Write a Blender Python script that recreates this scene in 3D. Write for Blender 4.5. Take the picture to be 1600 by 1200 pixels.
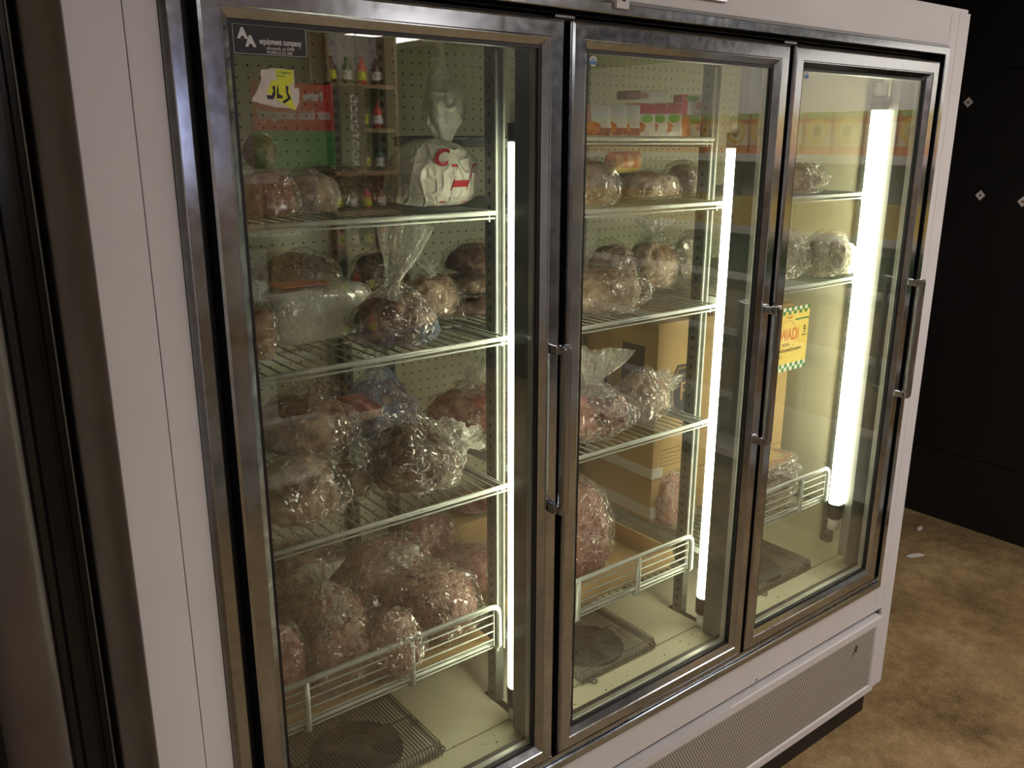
import bpy, bmesh, math, random
from mathutils import Vector, Matrix, Euler, noise

for o in list(bpy.data.objects):
    bpy.data.objects.remove(o, do_unlink=True)
scene = bpy.context.scene
COL = scene.collection

# ------------------------------------------------------------------ camera
cam_d = bpy.data.cameras.new('camera')
cam = bpy.data.objects.new('camera', cam_d)
COL.objects.link(cam)
cam_d.sensor_width = 36.0
cam_d.lens = 1351.63 / 1600 * 36.0
cam_d.clip_start = 0.02
RW = [(0.7882, -0.6155, 0.0020), (-0.1654, -0.2149, -0.9625), (0.5928, 0.7583, -0.2712)]
m = Matrix(((RW[0][0], -RW[1][0], -RW[2][0]), (RW[0][1], -RW[1][1], -RW[2][1]), (RW[0][2], -RW[1][2], -RW[2][2]))).to_4x4()
m.translation = Vector((-0.4132, -1.1940, 1.7656))
cam.matrix_world = m
scene.camera = cam

# ------------------------------------------------------------------ world, exposure
w = bpy.data.worlds.new('shop_ambient')
scene.world = w
w.use_nodes = True
w.node_tree.nodes['Background'].inputs[0].default_value = (0.30, 0.33, 0.40, 1)
w.node_tree.nodes['Background'].inputs[1].default_value = 0.25
vs = scene.view_settings
vs.view_transform = 'Standard'
vs.look = 'None'
vs.gamma = 1.0
vs.use_curve_mapping = False
vs.exposure = 0.15
try:
    scene.cycles.transparent_max_bounces = 16
    scene.cycles.max_bounces = 6
    scene.cycles.diffuse_bounces = 3
    scene.cycles.glossy_bounces = 3
    scene.cycles.caustics_reflective = False
    scene.cycles.caustics_refractive = False
    scene.cycles.sample_clamp_indirect = 6.0
except Exception:
    pass

TUBE_L = 11.0          # freezer tubes
PANEL_L = 8.3         # ceiling troffers
WINDOW_L = 3.2        # shop window

# ------------------------------------------------------------------ materials
MATS = {}

def new_mat(name):
    mt = bpy.data.materials.new(name)
    mt.use_nodes = True
    nt = mt.node_tree
    return mt, nt, nt.nodes['Principled BSDF'], nt.nodes['Material Output']

def N(nt, kind, **kw):
    n = nt.nodes.new(kind)
    for k, v in kw.items():
        if k.startswith('i_'):
            n.inputs[k[2:].replace('_', ' ')].default_value = v
        else:
            setattr(n, k, v)
    return n

def math_n(nt, op, a, b=None, c=None):
    n = nt.nodes.new('ShaderNodeMath')
    n.operation = op
    for i, v in enumerate((a, b, c)):
        if v is None:
            continue
        if isinstance(v, (int, float)):
            n.inputs[i].default_value = v
        else:
            nt.links.new(v, n.inputs[i])
    return n.outputs[0]

def ramp(nt, fac, stops):
    r = nt.nodes.new('ShaderNodeValToRGB')
    el = r.color_ramp.elements
    while len(el) < len(stops):
        el.new(0.5)
    for e, (p, c) in zip(el, stops):
        e.position = p
        e.color = (c[0], c[1], c[2], 1)
    nt.links.new(fac, r.inputs[0])
    return r.outputs[0]

def coords(nt, kind='Object', scale=(1, 1, 1)):
    t = nt.nodes.new('ShaderNodeTexCoord')
    mp = nt.nodes.new('ShaderNodeMapping')
    mp.inputs['Scale'].default_value = scale
    nt.links.new(t.outputs[kind], mp.inputs[0])
    return mp.outputs[0]

def noise_n(nt, vec, scale, detail=4, rough=0.6):
    n = nt.nodes.new('ShaderNodeTexNoise')
    n.inputs['Scale'].default_value = scale
    n.inputs['Detail'].default_value = detail
    n.inputs['Roughness'].default_value = rough
    nt.links.new(vec, n.inputs['Vector'])
    return n.outputs[0]

def bump(nt, h, strength, dist, bsdf):
    b = nt.nodes.new('ShaderNodeBump')
    b.inputs['Strength'].default_value = strength
    b.inputs['Distance'].default_value = dist
    nt.links.new(h, b.inputs['Height'])
    nt.links.new(b.outputs[0], bsdf.inputs['Normal'])
    return b

def plain(name, col, rough=0.5, metal=0.0, nscale=0, namt=0.15, bumpd=0.0, stretch=(1, 1, 1)):
    mt, nt, b, o = new_mat(name)
    b.inputs['Roughness'].default_value = rough
    b.inputs['Metallic'].default_value = metal
    b.inputs['Base Color'].default_value = (*col, 1)
    if nscale:
        v = coords(nt, 'Object', stretch)
        f = noise_n(nt, v, nscale)
        lo = tuple(c * (1 - namt) for c in col)
        hi = tuple(min(1, c * (1 + namt)) for c in col)
        nt.links.new(ramp(nt, f, [(0.3, lo), (0.7, hi)]), b.inputs['Base Color'])
        if bumpd:
            bump(nt, f, 0.5, bumpd, b)
    MATS[name] = mt
    return mt

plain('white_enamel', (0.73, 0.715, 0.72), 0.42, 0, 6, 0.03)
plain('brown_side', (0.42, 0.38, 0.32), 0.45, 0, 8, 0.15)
plain('black_rubber', (0.008, 0.008, 0.009), 0.5)
plain('black_gloss', (0.010, 0.010, 0.011), 0.22, 0, 5, 0.2)
plain('dark_mullion', (0.085, 0.095, 0.085), 0.22, 0.2, 9, 0.2)
plain('grey_metal', (0.40, 0.40, 0.38), 0.38, 0.6, 14, 0.15)
plain('wire_grey', (0.50, 0.53, 0.49), 0.4, 0.25, 30, 0.12)
plain('wire_backlit', (0.27, 0.29, 0.26), 0.4, 0.25, 30, 0.12)  # darker copy of wire_grey; backlit silhouette shade is put into the colour
plain('wire_dark', (0.13, 0.13, 0.115), 0.45, 0.3, 30, 0.2)
plain('cream_liner', (0.62, 0.59, 0.43), 0.5, 0, 7, 0.06)
plain('pilaster_metal', (0.15, 0.16, 0.14), 0.4, 0.5, 25, 0.25)
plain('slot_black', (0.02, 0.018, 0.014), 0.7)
plain('chrome', (0.40, 0.40, 0.42), 0.16, 1.0)
plain('cardboard', (0.46, 0.315, 0.145), 0.85, 0, 10, 0.12, 0.0006, (1, 1, 0.2))
plain('cardboard_dark', (0.30, 0.20, 0.095), 0.85, 0, 10, 0.12)
plain('carton_ink', (0.050, 0.048, 0.055), 0.7, 0, 12, 0.25)
plain('tape_white', (0.62, 0.60, 0.54), 0.35)
plain('ink_black', (0.012, 0.012, 0.012), 0.5)
plain('ink_white', (0.75, 0.73, 0.71), 0.5)
plain('ink_red', (0.55, 0.035, 0.04), 0.45)
plain('ink_orange', (0.60, 0.17, 0.06), 0.5)
plain('ink_green', (0.06, 0.22, 0.07), 0.5)
plain('ink_brown', (0.16, 0.06, 0.03), 0.5)
plain('label_yellow', (0.68, 0.72, 0.03), 0.5)
plain('paper_torn', (0.62, 0.58, 0.52), 0.8, 0, 40, 0.15)
plain('paper_white', (0.72, 0.70, 0.66), 0.7)
plain('sticker_blue', (0.06, 0.22, 0.52), 0.5)
plain('sign_yellow', (0.70, 0.52, 0.14), 0.7, 0, 12, 0.06)
plain('foam_white', (0.70, 0.69, 0.64), 0.6, 0, 20, 0.06)
plain('post_grey', (0.09, 0.075, 0.065), 0.38, 0.1, 10, 0.15)
plain('black_board', (0.006, 0.006, 0.006), 0.45, 0, 5, 0.25)
plain('shop_wall', (0.47, 0.44, 0.41), 0.8, 0, 3, 0.1)
plain('dark_wall', (0.10, 0.08, 0.06), 0.8, 0, 3, 0.1)
plain('ceiling_tile', (0.60, 0.57, 0.53), 0.9, 0, 30, 0.08)
plain('shelf_white', (0.72, 0.70, 0.66), 0.5)
plain('shelf_wood', (0.30, 0.19, 0.09), 0.6, 0, 6, 0.2, 0, (1, 8, 8))
plain('glass_brown', (0.10, 0.03, 0.012), 0.15)
plain('glass_green', (0.03, 0.09, 0.03), 0.15)
plain('pack_red', (0.68, 0.06, 0.05), 0.35, 0, 12, 0.2)
plain('pack_green', (0.08, 0.36, 0.09), 0.4, 0, 12, 0.2)
plain('pack_yellow', (0.66, 0.46, 0.10), 0.4, 0, 12, 0.2)
plain('pack_blue', (0.05, 0.13, 0.35), 0.4, 0, 12, 0.2)
plain('debris_brown', (0.10, 0.06, 0.03), 0.9)

# stainless steel, vertical or horizontal brush
def steel(name, stretch, col=(0.45, 0.48, 0.52), rough=0.14):
    mt, nt, b, o = new_mat(name)
    b.inputs['Metallic'].default_value = 1.0
    v = coords(nt, 'Object', stretch)
    f = noise_n(nt, v, 60, 3, 0.5)
    nt.links.new(ramp(nt, f, [(0.3, tuple(c * 0.9 for c in col)), (0.7, tuple(c * 1.08 for c in col))]), b.inputs['Base Color'])
    nt.links.new(math_n(nt, 'MULTIPLY_ADD', f, 0.12, rough - 0.06), b.inputs['Roughness'])
    bump(nt, f, 0.08, 0.0005, b)
    MATS[name] = mt
steel('steel', (1, 1, 1))

def emis(name, col, strength):
    mt, nt, b, o = new_mat(name)
    b.inputs['Base Color'].default_value = (*col, 1)
    b.inputs['Emission Color'].default_value = (*col, 1)
    b.inputs['Emission Strength'].default_value = strength
    MATS[name] = mt
emis('tube_light', (1.0, 0.97, 0.74), TUBE_L)
emis('troffer_light', (1.0, 0.92, 0.88), PANEL_L)
emis('window_light', (0.62, 0.66, 1.0), WINDOW_L)

def schlick(nt, f0, power=5.0, scale=0.95, normal=None):
    lw = nt.nodes.new('ShaderNodeLayerWeight')
    lw.inputs['Blend'].default_value = 0.5
    if normal is not None:
        nt.links.new(normal, lw.inputs['Normal'])
    p = math_n(nt, 'POWER', lw.outputs['Facing'], power)
    return math_n(nt, 'MULTIPLY_ADD', p, scale, f0)

def pane_mat(name, tint, f0, haze):
    mt, nt, b, o = new_mat(name)
    tr = N(nt, 'ShaderNodeBsdfTransparent')
    tr.inputs[0].default_value = (*tint, 1)
    gl = N(nt, 'ShaderNodeBsdfGlossy')
    gl.inputs['Roughness'].default_value = 0.0
    gl.inputs['Color'].default_value = (1, 1, 1, 1)
    mx = N(nt, 'ShaderNodeMixShader')
    nt.links.new(schlick(nt, f0), mx.inputs[0])
    nt.links.new(tr.outputs[0], mx.inputs[1])
    nt.links.new(gl.outputs[0], mx.inputs[2])
    df = N(nt, 'ShaderNodeBsdfDiffuse')
    df.inputs[0].default_value = (0.7, 0.7, 0.65, 1)
    v = coords(nt, 'Object', (1, 1, 0.5))
    f = noise_n(nt, v, 5, 2, 0.65)
    hz = math_n(nt, 'MULTIPLY', math_n(nt, 'POWER', f, 3.0), haze)
    m2 = N(nt, 'ShaderNodeMixShader')
    nt.links.new(hz, m2.inputs[0])
    nt.links.new(mx.outputs[0], m2.inputs[1])
    nt.links.new(df.outputs[0], m2.inputs[2])
    nt.links.new(m2.outputs[0], o.inputs[0])
    MATS[name] = mt
pane_mat('door_glass', (0.95, 0.97, 0.93), 0.078, 0.06)

def film_mat(name, col, body, f0=0.11, wr=50, rough=0.12, bumpd=0.010):
    """crinkled clear plastic film"""
    mt, nt, b, o = new_mat(name)
    v = coords(nt, 'Object')
    n1 = noise_n(nt, v, wr, 1, 0.5)
    ridge = math_n(nt, 'ABSOLUTE', math_n(nt, 'SUBTRACT', n1, 0.5))
    sharp = math_n(nt, 'MAXIMUM', 0.0, math_n(nt, 'SUBTRACT', 1.0, math_n(nt, 'DIVIDE', ridge, 0.07)))
    mp3 = nt.nodes.new('ShaderNodeMapping')
    mp3.inputs['Rotation'].default_value = (0.7, 0.5, 0.3)
    mp3.inputs['Scale'].default_value = (1.0, 1.0, 0.16)
    nt.links.new(v, mp3.inputs[0])
    n3 = noise_n(nt, mp3.outputs[0], wr * 1.1, 0, 0.5)
    rg3 = math_n(nt, 'ABSOLUTE', math_n(nt, 'SUBTRACT', n3, 0.5))
    sharp3 = math_n(nt, 'MAXIMUM', 0.0, math_n(nt, 'SUBTRACT', 1.0, math_n(nt, 'DIVIDE', rg3, 0.05)))
    sharp = math_n(nt, 'MAXIMUM', sharp, sharp3)
    n2 = noise_n(nt, v, wr * 0.30, 1, 0.5)
    h = math_n(nt, 'MULTIPLY_ADD', sharp, 0.5, math_n(nt, 'MULTIPLY', n2, 1.4))
    bp = N(nt, 'ShaderNodeBump')
    bp.inputs['Strength'].default_value = 0.9
    bp.inputs['Distance'].default_value = bumpd
    nt.links.new(h, bp.inputs['Height'])
    tr = N(nt, 'ShaderNodeBsdfTransparent')
    tr.inputs[0].default_value = (0.97, 0.97, 0.95, 1)
    gl = N(nt, 'ShaderNodeBsdfGlossy')
    gl.inputs['Roughness'].default_value = rough
    gl.inputs['Color'].default_value = (1, 1, 1, 1)
    nt.links.new(bp.outputs[0], gl.inputs['Normal'])
    mx = N(nt, 'ShaderNodeMixShader')
    nt.links.new(schlick(nt, f0, 4.0, 0.35), mx.inputs[0])
    nt.links.new(tr.outputs[0], mx.inputs[1])
    nt.links.new(gl.outputs[0], mx.inputs[2])
    df = N(nt, 'ShaderNodeBsdfDiffuse')
    df.inputs[0].default_value = (*col, 1)
    nt.links.new(bp.outputs[0], df.inputs['Normal'])
    tl = N(nt, 'ShaderNodeBsdfTranslucent')
    tl.inputs[0].default_value = (*col, 1)
    dm = N(nt, 'ShaderNodeMixShader')
    dm.inputs[0].default_value = 0.35
    nt.links.new(df.outputs[0], dm.inputs[1])
    nt.links.new(tl.outputs[0], dm.inputs[2])
    m2 = N(nt, 'ShaderNodeMixShader')
    crease = math_n(nt, 'MULTIPLY', math_n(nt, 'MULTIPLY', math_n(nt, 'POWER', sharp, 5.0), math_n(nt, 'POWER', n2, 2.0)), 1.9)
    amt = math_n(nt, 'ADD', math_n(nt, 'MULTIPLY', n2, body * 2.0), crease)
    lw = N(nt, 'ShaderNodeLayerWeight')
    lw.inputs['Blend'].default_value = 0.3
    amt = math_n(nt, 'MULTIPLY_ADD', lw.outputs['Facing'], body * 0.9, amt)
    cl = nt.nodes.new('ShaderNodeClamp')
    nt.links.new(amt, cl.inputs[0])
    nt.links.new(cl.outputs[0], m2.inputs[0])
    nt.links.new(mx.outputs[0], m2.inputs[1])
    nt.links.new(dm.outputs[0], m2.inputs[2])
    nt.links.new(m2.outputs[0], o.inputs[0])
    MATS[name] = mt
film_mat('film', (0.80, 0.78, 0.72), 0.016)
film_mat('film_milky', (0.80, 0.78, 0.70), 0.13)
film_mat('film_knot', (0.85, 0.84, 0.76), 0.24, wr=60)
film_mat('film_blue', (0.30, 0.38, 0.62), 0.16)
film_mat('film_green', (0.35, 0.60, 0.18), 0.16)
film_mat('film_white', (0.78, 0.77, 0.68), 0.75, wr=20)

def meat_mat(name, c1, c2, c3, scale=38, gloss=0.32, lump=0.006):
    mt, nt, b, o = new_mat(name)
    v = coords(nt, 'Object')
    vo = nt.nodes.new('ShaderNodeTexVoronoi')
    vo.inputs['Scale'].default_value = scale
    n = noise_n(nt, v, scale * 0.45, 3, 0.65)
    wv = nt.nodes.new('ShaderNodeVectorMath')
    wv.operation = 'ADD'
    nn = nt.nodes.new('ShaderNodeTexNoise')
    nn.inputs['Scale'].default_value = scale * 0.7
    nn.inputs['Detail'].default_value = 1.0
    nt.links.new(v, nn.inputs['Vector'])
    sc = nt.nodes.new('ShaderNodeVectorMath')
    sc.operation = 'SCALE'
    sc.inputs['Scale'].default_value = 0.05
    nt.links.new(nn.outputs['Color'], sc.inputs[0])
    nt.links.new(v, wv.inputs[0])
    nt.links.new(sc.outputs[0], wv.inputs[1])
    nt.links.new(wv.outputs[0], vo.inputs['Vector'])
    f = math_n(nt, 'ADD', math_n(nt, 'MULTIPLY', vo.outputs['Distance'], 0.55), math_n(nt, 'MULTIPLY', n, 0.6))
    nt.links.new(ramp(nt, f, [(0.34, c1), (0.55, c2), (0.75, c3)]), b.inputs['Base Color'])
    b.inputs['Roughness'].default_value = gloss + 0.15
    bump(nt, f, 0.6, lump, b)
    MATS[name] = mt
meat_mat('meat_pink', (0.13, 0.052, 0.040), (0.23, 0.105, 0.080), (0.36, 0.20, 0.15), 62)
meat_mat('meat_rose', (0.20, 0.065, 0.055), (0.32, 0.12, 0.10), (0.42, 0.21, 0.17), 44)
meat_mat('meat_beef', (0.060, 0.022, 0.016), (0.15, 0.065, 0.046), (0.38, 0.25, 0.18), 30)
meat_mat('meat_dark', (0.030, 0.015, 0.012), (0.075, 0.038, 0.028), (0.20, 0.12, 0.08), 26)
meat_mat('meat_red', (0.09, 0.020, 0.016), (0.20, 0.050, 0.038), (0.42, 0.20, 0.16), 32)
meat_mat('meat_tan', (0.16, 0.085, 0.052), (0.30, 0.185, 0.12), (0.48, 0.35, 0.25), 32)
meat_mat('meat_pale', (0.30, 0.24, 0.17), (0.45, 0.38, 0.28), (0.58, 0.51, 0.40), 32)

def print_mat(name, base, layers, axes=('X', 'Z'), rough=0.4):
    """flat print: coloured ellipses / rectangles laid on a pack, in the pack's own bounding box (0..1)"""
    mt, nt, b, o = new_mat(name)
    t = nt.nodes.new('ShaderNodeTexCoord')
    s = nt.nodes.new('ShaderNodeSeparateXYZ')
    nt.links.new(t.outputs['Generated'], s.inputs[0])
    U, V = s.outputs[axes[0]], s.outputs[axes[1]]
    cur = None
    for kind, cx, cy, rx, ry, col in layers:
        du = math_n(nt, 'ABSOLUTE', math_n(nt, 'DIVIDE', math_n(nt, 'SUBTRACT', U, cx), rx))
        dv = math_n(nt, 'ABSOLUTE', math_n(nt, 'DIVIDE', math_n(nt, 'SUBTRACT', V, cy), ry))
        if kind == 'e':
            d = math_n(nt, 'ADD', math_n(nt, 'MULTIPLY', du, du), math_n(nt, 'MULTIPLY', dv, dv))
        else:
            d = math_n(nt, 'MAXIMUM', du, dv)
        f = math_n(nt, 'LESS_THAN', d, 1.0)
        mx = nt.nodes.new('ShaderNodeMix')
        mx.data_type = 'RGBA'
        nt.links.new(f, mx.inputs[0])
        if cur is None:
            mx.inputs[6].default_value = (*base, 1)
        else:
            nt.links.new(cur, mx.inputs[6])
        mx.inputs[7].default_value = (*col, 1)
        cur = mx.outputs[2]
    nt.links.new(cur, b.inputs['Base Color'])
    b.inputs['Roughness'].default_value = rough
    MATS[name] = mt

WHT, RED, ORG, BRN, GRN, YEL = (0.70, 0.69, 0.66), (0.60, 0.06, 0.04), (0.62, 0.20, 0.05), (0.26, 0.09, 0.04), (0.25, 0.50, 0.08), (0.70, 0.52, 0.14)
print_mat('pouch_red_top', WHT, [('r', .5, .86, .6, .2, RED), ('e', .25, .62, .20, .14, ORG), ('e', .68, .52, .2, .13, GRN), ('e', .35, .25, .3, .17, (0.50, .16, .08)), ('e', .75, .2, .15, .1, WHT)])
print_mat('pouch_white', WHT, [('r', .2, .7, .12, .5, (0.52, .20, .16)), ('e', .6, .75, .3, .2, (0.64, .64, .66)), ('r', .5, .1, .6, .15, (0.33, .09, .07)), ('e', .35, .25, .28, .2, ORG)])
print_mat('box_leaf', WHT, [('r', .08, .5, .1, .6, RED), ('e', .3, .8, .2, .14, GRN), ('e', .65, .45, .26, .22, (0.50, .17, .11)), ('r', .6, .1, .25, .06, (0.55, .5, .45))])
print_mat('box_leaf_low', WHT, [('r', .12, .5, .16, .6, (0.56, .17, .08)), ('e', .42, .75, .18, .16, GRN), ('e', .68, .45, .24, .22, (0.50, .19, .12))])
print_mat('pack_lying', WHT, [('r', .15, .5, .18, .6, (0.35, .2, .15)), ('e', .4, .4, .12, .3, (0.5, .28, .2))])
print_mat('noodle_box', (0.78, .66, .50), [('r', .5, .92, .6, .08, (0.45, .55, .2)), ('r', .5, .8, .6, .06, ORG), ('e', .5, .55, .40, .30, (0.85, .55, .08)), ('e', .5, .55, .27, .20, (0.85, .75, .45)), ('e', .5, .55, .16, .12, (0.5, .3, .1)), ('r', .5, .1, .6, .12, (0.75, .28, .10)), ('r', .02, .5, .05, .6, ORG)], ('Y', 'Z'))
print_mat('crisp_pack', (0.60, .17, .05), [('r', .5, .15, .6, .16, YEL), ('e', .2, .6, .1, .3, (0.66, .4, .2)), ('e', .5, .6, .1, .3, (0.66, .4, .2)), ('e', .8, .6, .1, .3, (0.66, .4, .2))])
print_mat('sign_print', (0.70, .52, .14), [], ) if False else None
print_mat('tea_box', (0.62, .44, .1), [('r', .5, .62, .6, .18, (0.4, .08, .05)), ('r', .5, .2, .6, .22, (0.12, .3, .5))], ('X', 'Z'))

# floor: worn brown concrete
mt, nt, b, o = new_mat('floor_concrete')
v = coords(nt, 'Object')
f1 = noise_n(nt, v, 2.2, 8, 0.68)
f2 = noise_n(nt, v, 120, 4, 0.75)
f3 = noise_n(nt, v, 16, 6, 0.7)
f = math_n(nt, 'ADD', math_n(nt, 'ADD', math_n(nt, 'MULTIPLY', f1, 0.5), math_n(nt, 'MULTIPLY', f2, 0.25)), math_n(nt, 'MULTIPLY', f3, 0.25))
nt.links.new(ramp(nt, f, [(0.39, (0.12, 0.075, 0.032)), (0.5, (0.30, 0.20, 0.09)), (0.61, (0.50, 0.37, 0.19))]), b.inputs['Base Color'])
b.inputs['Roughness'].default_value = 0.55
bump(nt, f2, 0.25, 0.002, b)
MATS['floor_concrete'] = mt

# punched back panel
def punched(name, base, hole, pitch, rad, ax, stag=False):
    mt, nt, b, o = new_mat(name)
    t = nt.nodes.new('ShaderNodeTexCoord')
    s = nt.nodes.new('ShaderNodeSeparateXYZ')
    nt.links.new(t.outputs['Object'], s.inputs[0])
    u = math_n(nt, 'DIVIDE', s.outputs[ax[0]], pitch)
    vv = math_n(nt, 'DIVIDE', s.outputs[ax[1]], pitch * (0.866 if stag else 1.0))
    if stag:
        row = math_n(nt, 'FLOOR', vv)
        odd = math_n(nt, 'MODULO', math_n(nt, 'ABSOLUTE', row), 2.0)
        u = math_n(nt, 'MULTIPLY_ADD', odd, 0.5, u)
    du = math_n(nt, 'SUBTRACT', math_n(nt, 'FRACT', u), 0.5)
    dv = math_n(nt, 'SUBTRACT', math_n(nt, 'FRACT', vv), 0.5)
    d = math_n(nt, 'SQRT', math_n(nt, 'ADD', math_n(nt, 'MULTIPLY', du, du), math_n(nt, 'MULTIPLY', dv, dv)))
    f = math_n(nt, 'LESS_THAN', d, rad / pitch)
    mx = nt.nodes.new('ShaderNodeMix')
    mx.data_type = 'RGBA'
    nt.links.new(f, mx.inputs[0])
    mx.inputs[6].default_value = (*base, 1)
    mx.inputs[7].default_value = (*hole, 1)
    nt.links.new(mx.outputs[2], b.inputs['Base Color'])
    b.inputs['Roughness'].default_value = 0.5
    MATS[name] = mt
punched('pegboard', (0.50, 0.49, 0.36), (0.02, 0.02, 0.015), 0.0254, 0.0025, ('X', 'Z'))
punched('grille_holes', (0.62, 0.58, 0.54), (0.05, 0.045, 0.03), 0.0090, 0.0034, ('X', 'Z'), True)

# ------------------------------------------------------------------ mesh helpers
class MB:
    def __init__(s):
        s.v, s.f, s.sm = [], [], []

    def add(s, vs, fs, smooth=False):
        o = len(s.v)
        s.v += [tuple(p) for p in vs]
        s.f += [tuple(i + o for i in f) for f in fs]
        s.sm += [smooth] * len(fs)
        return s

    def box(s, x0, x1, y0, y1, z0, z1, bev=0.0):
        x0, x1 = min(x0, x1), max(x0, x1)
        y0, y1 = min(y0, y1), max(y0, y1)
        z0, z1 = min(z0, z1), max(z0, z1)
        if bev <= 0:
            vs = [(x, y, z) for z in (z0, z1) for y in (y0, y1) for x in (x0, x1)]
            fs = [(0, 2, 3, 1), (4, 5, 7, 6), (0, 1, 5, 4), (2, 6, 7, 3), (0, 4, 6, 2), (1, 3, 7, 5)]
            return s.add(vs, fs)
        bm = bmesh.new()
        bmesh.ops.create_cube(bm, size=1)
        for vv in bm.verts:
            vv.co = Vector(((x0 + x1) / 2 + vv.co.x * (x1 - x0), (y0 + y1) / 2 + vv.co.y * (y1 - y0), (z0 + z1) / 2 + vv.co.z * (z1 - z0)))
        bmesh.ops.bevel(bm, geom=list(bm.edges), offset=bev, segments=2, affect='EDGES', profile=0.6)
        bm.verts.index_update()
        s.add([v.co[:] for v in bm.verts], [[v.index for v in f.verts] for f in bm.faces])
        bm.free()
        return s

    def tube(s, pts, r, n=6, cap=True, smooth=True):
        pts = [Vector(p) for p in pts]
        rs = r if isinstance(r, (list, tuple)) else [r] * len(pts)
        vs, fs = [], []
        up = None
        for i, p in enumerate(pts):
            d = (pts[min(i + 1, len(pts) - 1)] - pts[max(i - 1, 0)]).normalized()
            if up is None:
                up = Vector((0, 0, 1)) if abs(d.z) < 0.9 else Vector((1, 0, 0))
            a = d.cross(up).normalized()
            bb = a.cross(d).normalized()
            up = bb
            for k in range(n):
                t = 2 * math.pi * k / n
                vs.append(p + a * (math.cos(t) * rs[i]) + bb * (math.sin(t) * rs[i]))
        for i in range(len(pts) - 1):
            for k in range(n):
                k2 = (k + 1) % n
                fs.append((i * n + k, i * n + k2, (i + 1) * n + k2, (i + 1) * n + k))
        s.add(vs, fs, smooth)
        if cap:
            e = len(pts) - 1
            o = len(s.v) - len(vs)
            s.f.append(tuple(o + k for k in range(n))[::-1])
            s.f.append(tuple(o + e * n + k for k in range(n)))
            s.sm += [False, False]
        return s

    def rect_sweep(s, x0, x1, z0, z1, prof):
        """sweep a profile [(inset, y)] around a rectangle in the xz plane with mitred corners"""
        vs, fs = [], []
        for d, y in prof:
            vs += [(x0 + d, y, z0 + d), (x1 - d, y, z0 + d), (x1 - d, y, z1 - d), (x0 + d, y, z1 - d)]
        for i in range(len(prof) - 1):
            for k in range(4):
                k2 = (k + 1) % 4
                fs.append((i * 4 + k, i * 4 + k2, (i + 1) * 4 + k2, (i + 1) * 4 + k))
        return s.add(vs, fs)

    def prism(s, outline, y0, y1):
        n = len(outline)
        vs = [(x, y0, z) for x, z in outline] + [(x, y1, z) for x, z in outline]
        fs = [tuple(range(n)), tuple(range(2 * n - 1, n - 1, -1))]
        fs += [(i, i + n, (i + 1) % n + n, (i + 1) % n) for i in range(n)]
        return s.add(vs, fs)

    def grid(s, rows, closed=True, smooth=True):
        n = len(rows[0])
        vs = [p for r in rows for p in r]
        fs = []
        for i in range(len(rows) - 1):
            for k in range(n if closed else n - 1):
                k2 = (k + 1) % n
                fs.append((i * n + k, i * n + k2, (i + 1) * n + k2, (i + 1) * n + k))
        return s.add(vs, fs, smooth)

    def build(s, name, mat, parent=None, loc=None):
        me = bpy.data.meshes.new(name)
        me.from_pydata(s.v, [], s.f)
        me.polygons.foreach_set('use_smooth', s.sm)
        bm = bmesh.new()
        bm.from_mesh(me)
        bmesh.ops.recalc_face_normals(bm, faces=bm.faces)
        bm.to_mesh(me)
        bm.free()
        me.materials.append(MATS[mat] if isinstance(mat, str) else mat)
        return link(name, me, parent, loc)

def link(name, data, parent=None, loc=None, rot=None):
    o = bpy.data.objects.new(name, data)
    COL.objects.link(o)
    if parent is not None:
        o.parent = parent
    if loc is not None:
        o.location = loc
    if rot is not None:
        o.rotation_euler = rot
    return o

def tag(o, label, cat, group=None):
    o['label'] = label
    o['category'] = cat
    if group:
        o['group'] = group
    return o

def struct(o):
    o['kind'] = 'structure'
    return o

def thing(name, label, cat, loc=(0, 0, 0), rot=(0, 0, 0), group=None):
    o = link(name, None, None, loc, rot)
    o.empty_display_size = 0.05
    return tag(o, label, cat, group)

def text_mesh(name, body, size, mat, parent, loc, rot, shear=0.0, sx=1.0, extrude=0.0002, align='LEFT', bold=0.0):
    """lettering as a mesh; reads along local x, faces local +z"""
    cu = bpy.data.curves.new(name, 'FONT')
    cu.body = body
    cu.size = size
    cu.shear = shear
    cu.extrude = extrude
    cu.offset = bold
    cu.align_x = align
    cu.resolution_u = 3
    tmp = bpy.data.objects.new('tmp_text', cu)
    COL.objects.link(tmp)
    dg = bpy.context.evaluated_depsgraph_get()
    me = bpy.data.meshes.new_from_object(tmp.evaluated_get(dg))
    me.name = name
    bpy.data.objects.remove(tmp, do_unlink=True)
    me.materials.clear()
    me.materials.append(MATS[mat])
    o = link(name, me, parent, loc, rot)
    o.scale = (sx, 1, 1)
    return o

FRONT = (math.pi / 2, 0, 0)     # text standing up, facing -y (towards the shop)
TOSHOP = (math.pi / 2, 0, math.pi)   # facing +y

# ================================================================== the shop
struct(MB().box(-3.2, 3.75, -7.2, 1.2, -0.1, 0.0).build('floor', 'floor_concrete'))
struct(MB().box(-3.2, 3.75, -7.2, 1.2, 2.50, 2.58).build('ceiling', 'ceiling_tile'))
struct(MB().box(-3.2, 3.75, 1.05, 1.2, 0, 2.5).build('wall_back', 'dark_wall'))
struct(MB().box(-3.2, -3.05, -7.2, 1.05, 0, 2.5).build('wall_left', 'shop_wall'))
wf = struct(MB().box(-3.05, 3.60, -7.2, -7.05, 0, 2.5).build('wall_front', 'shop_wall'))
wr = struct(MB().box(3.615, 3.75, -7.05, 1.05, 0, 2.5).build('wall_right', 'black_board'))
for z0, z1 in ((0.0, 0.3405), (0.3435, 2.057), (2.060, 2.5)):
    MB().box(3.60, 3.6149, -2.2, 1.05, z0, z1, 0.002).build('panel', 'black_board', wr)
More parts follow.
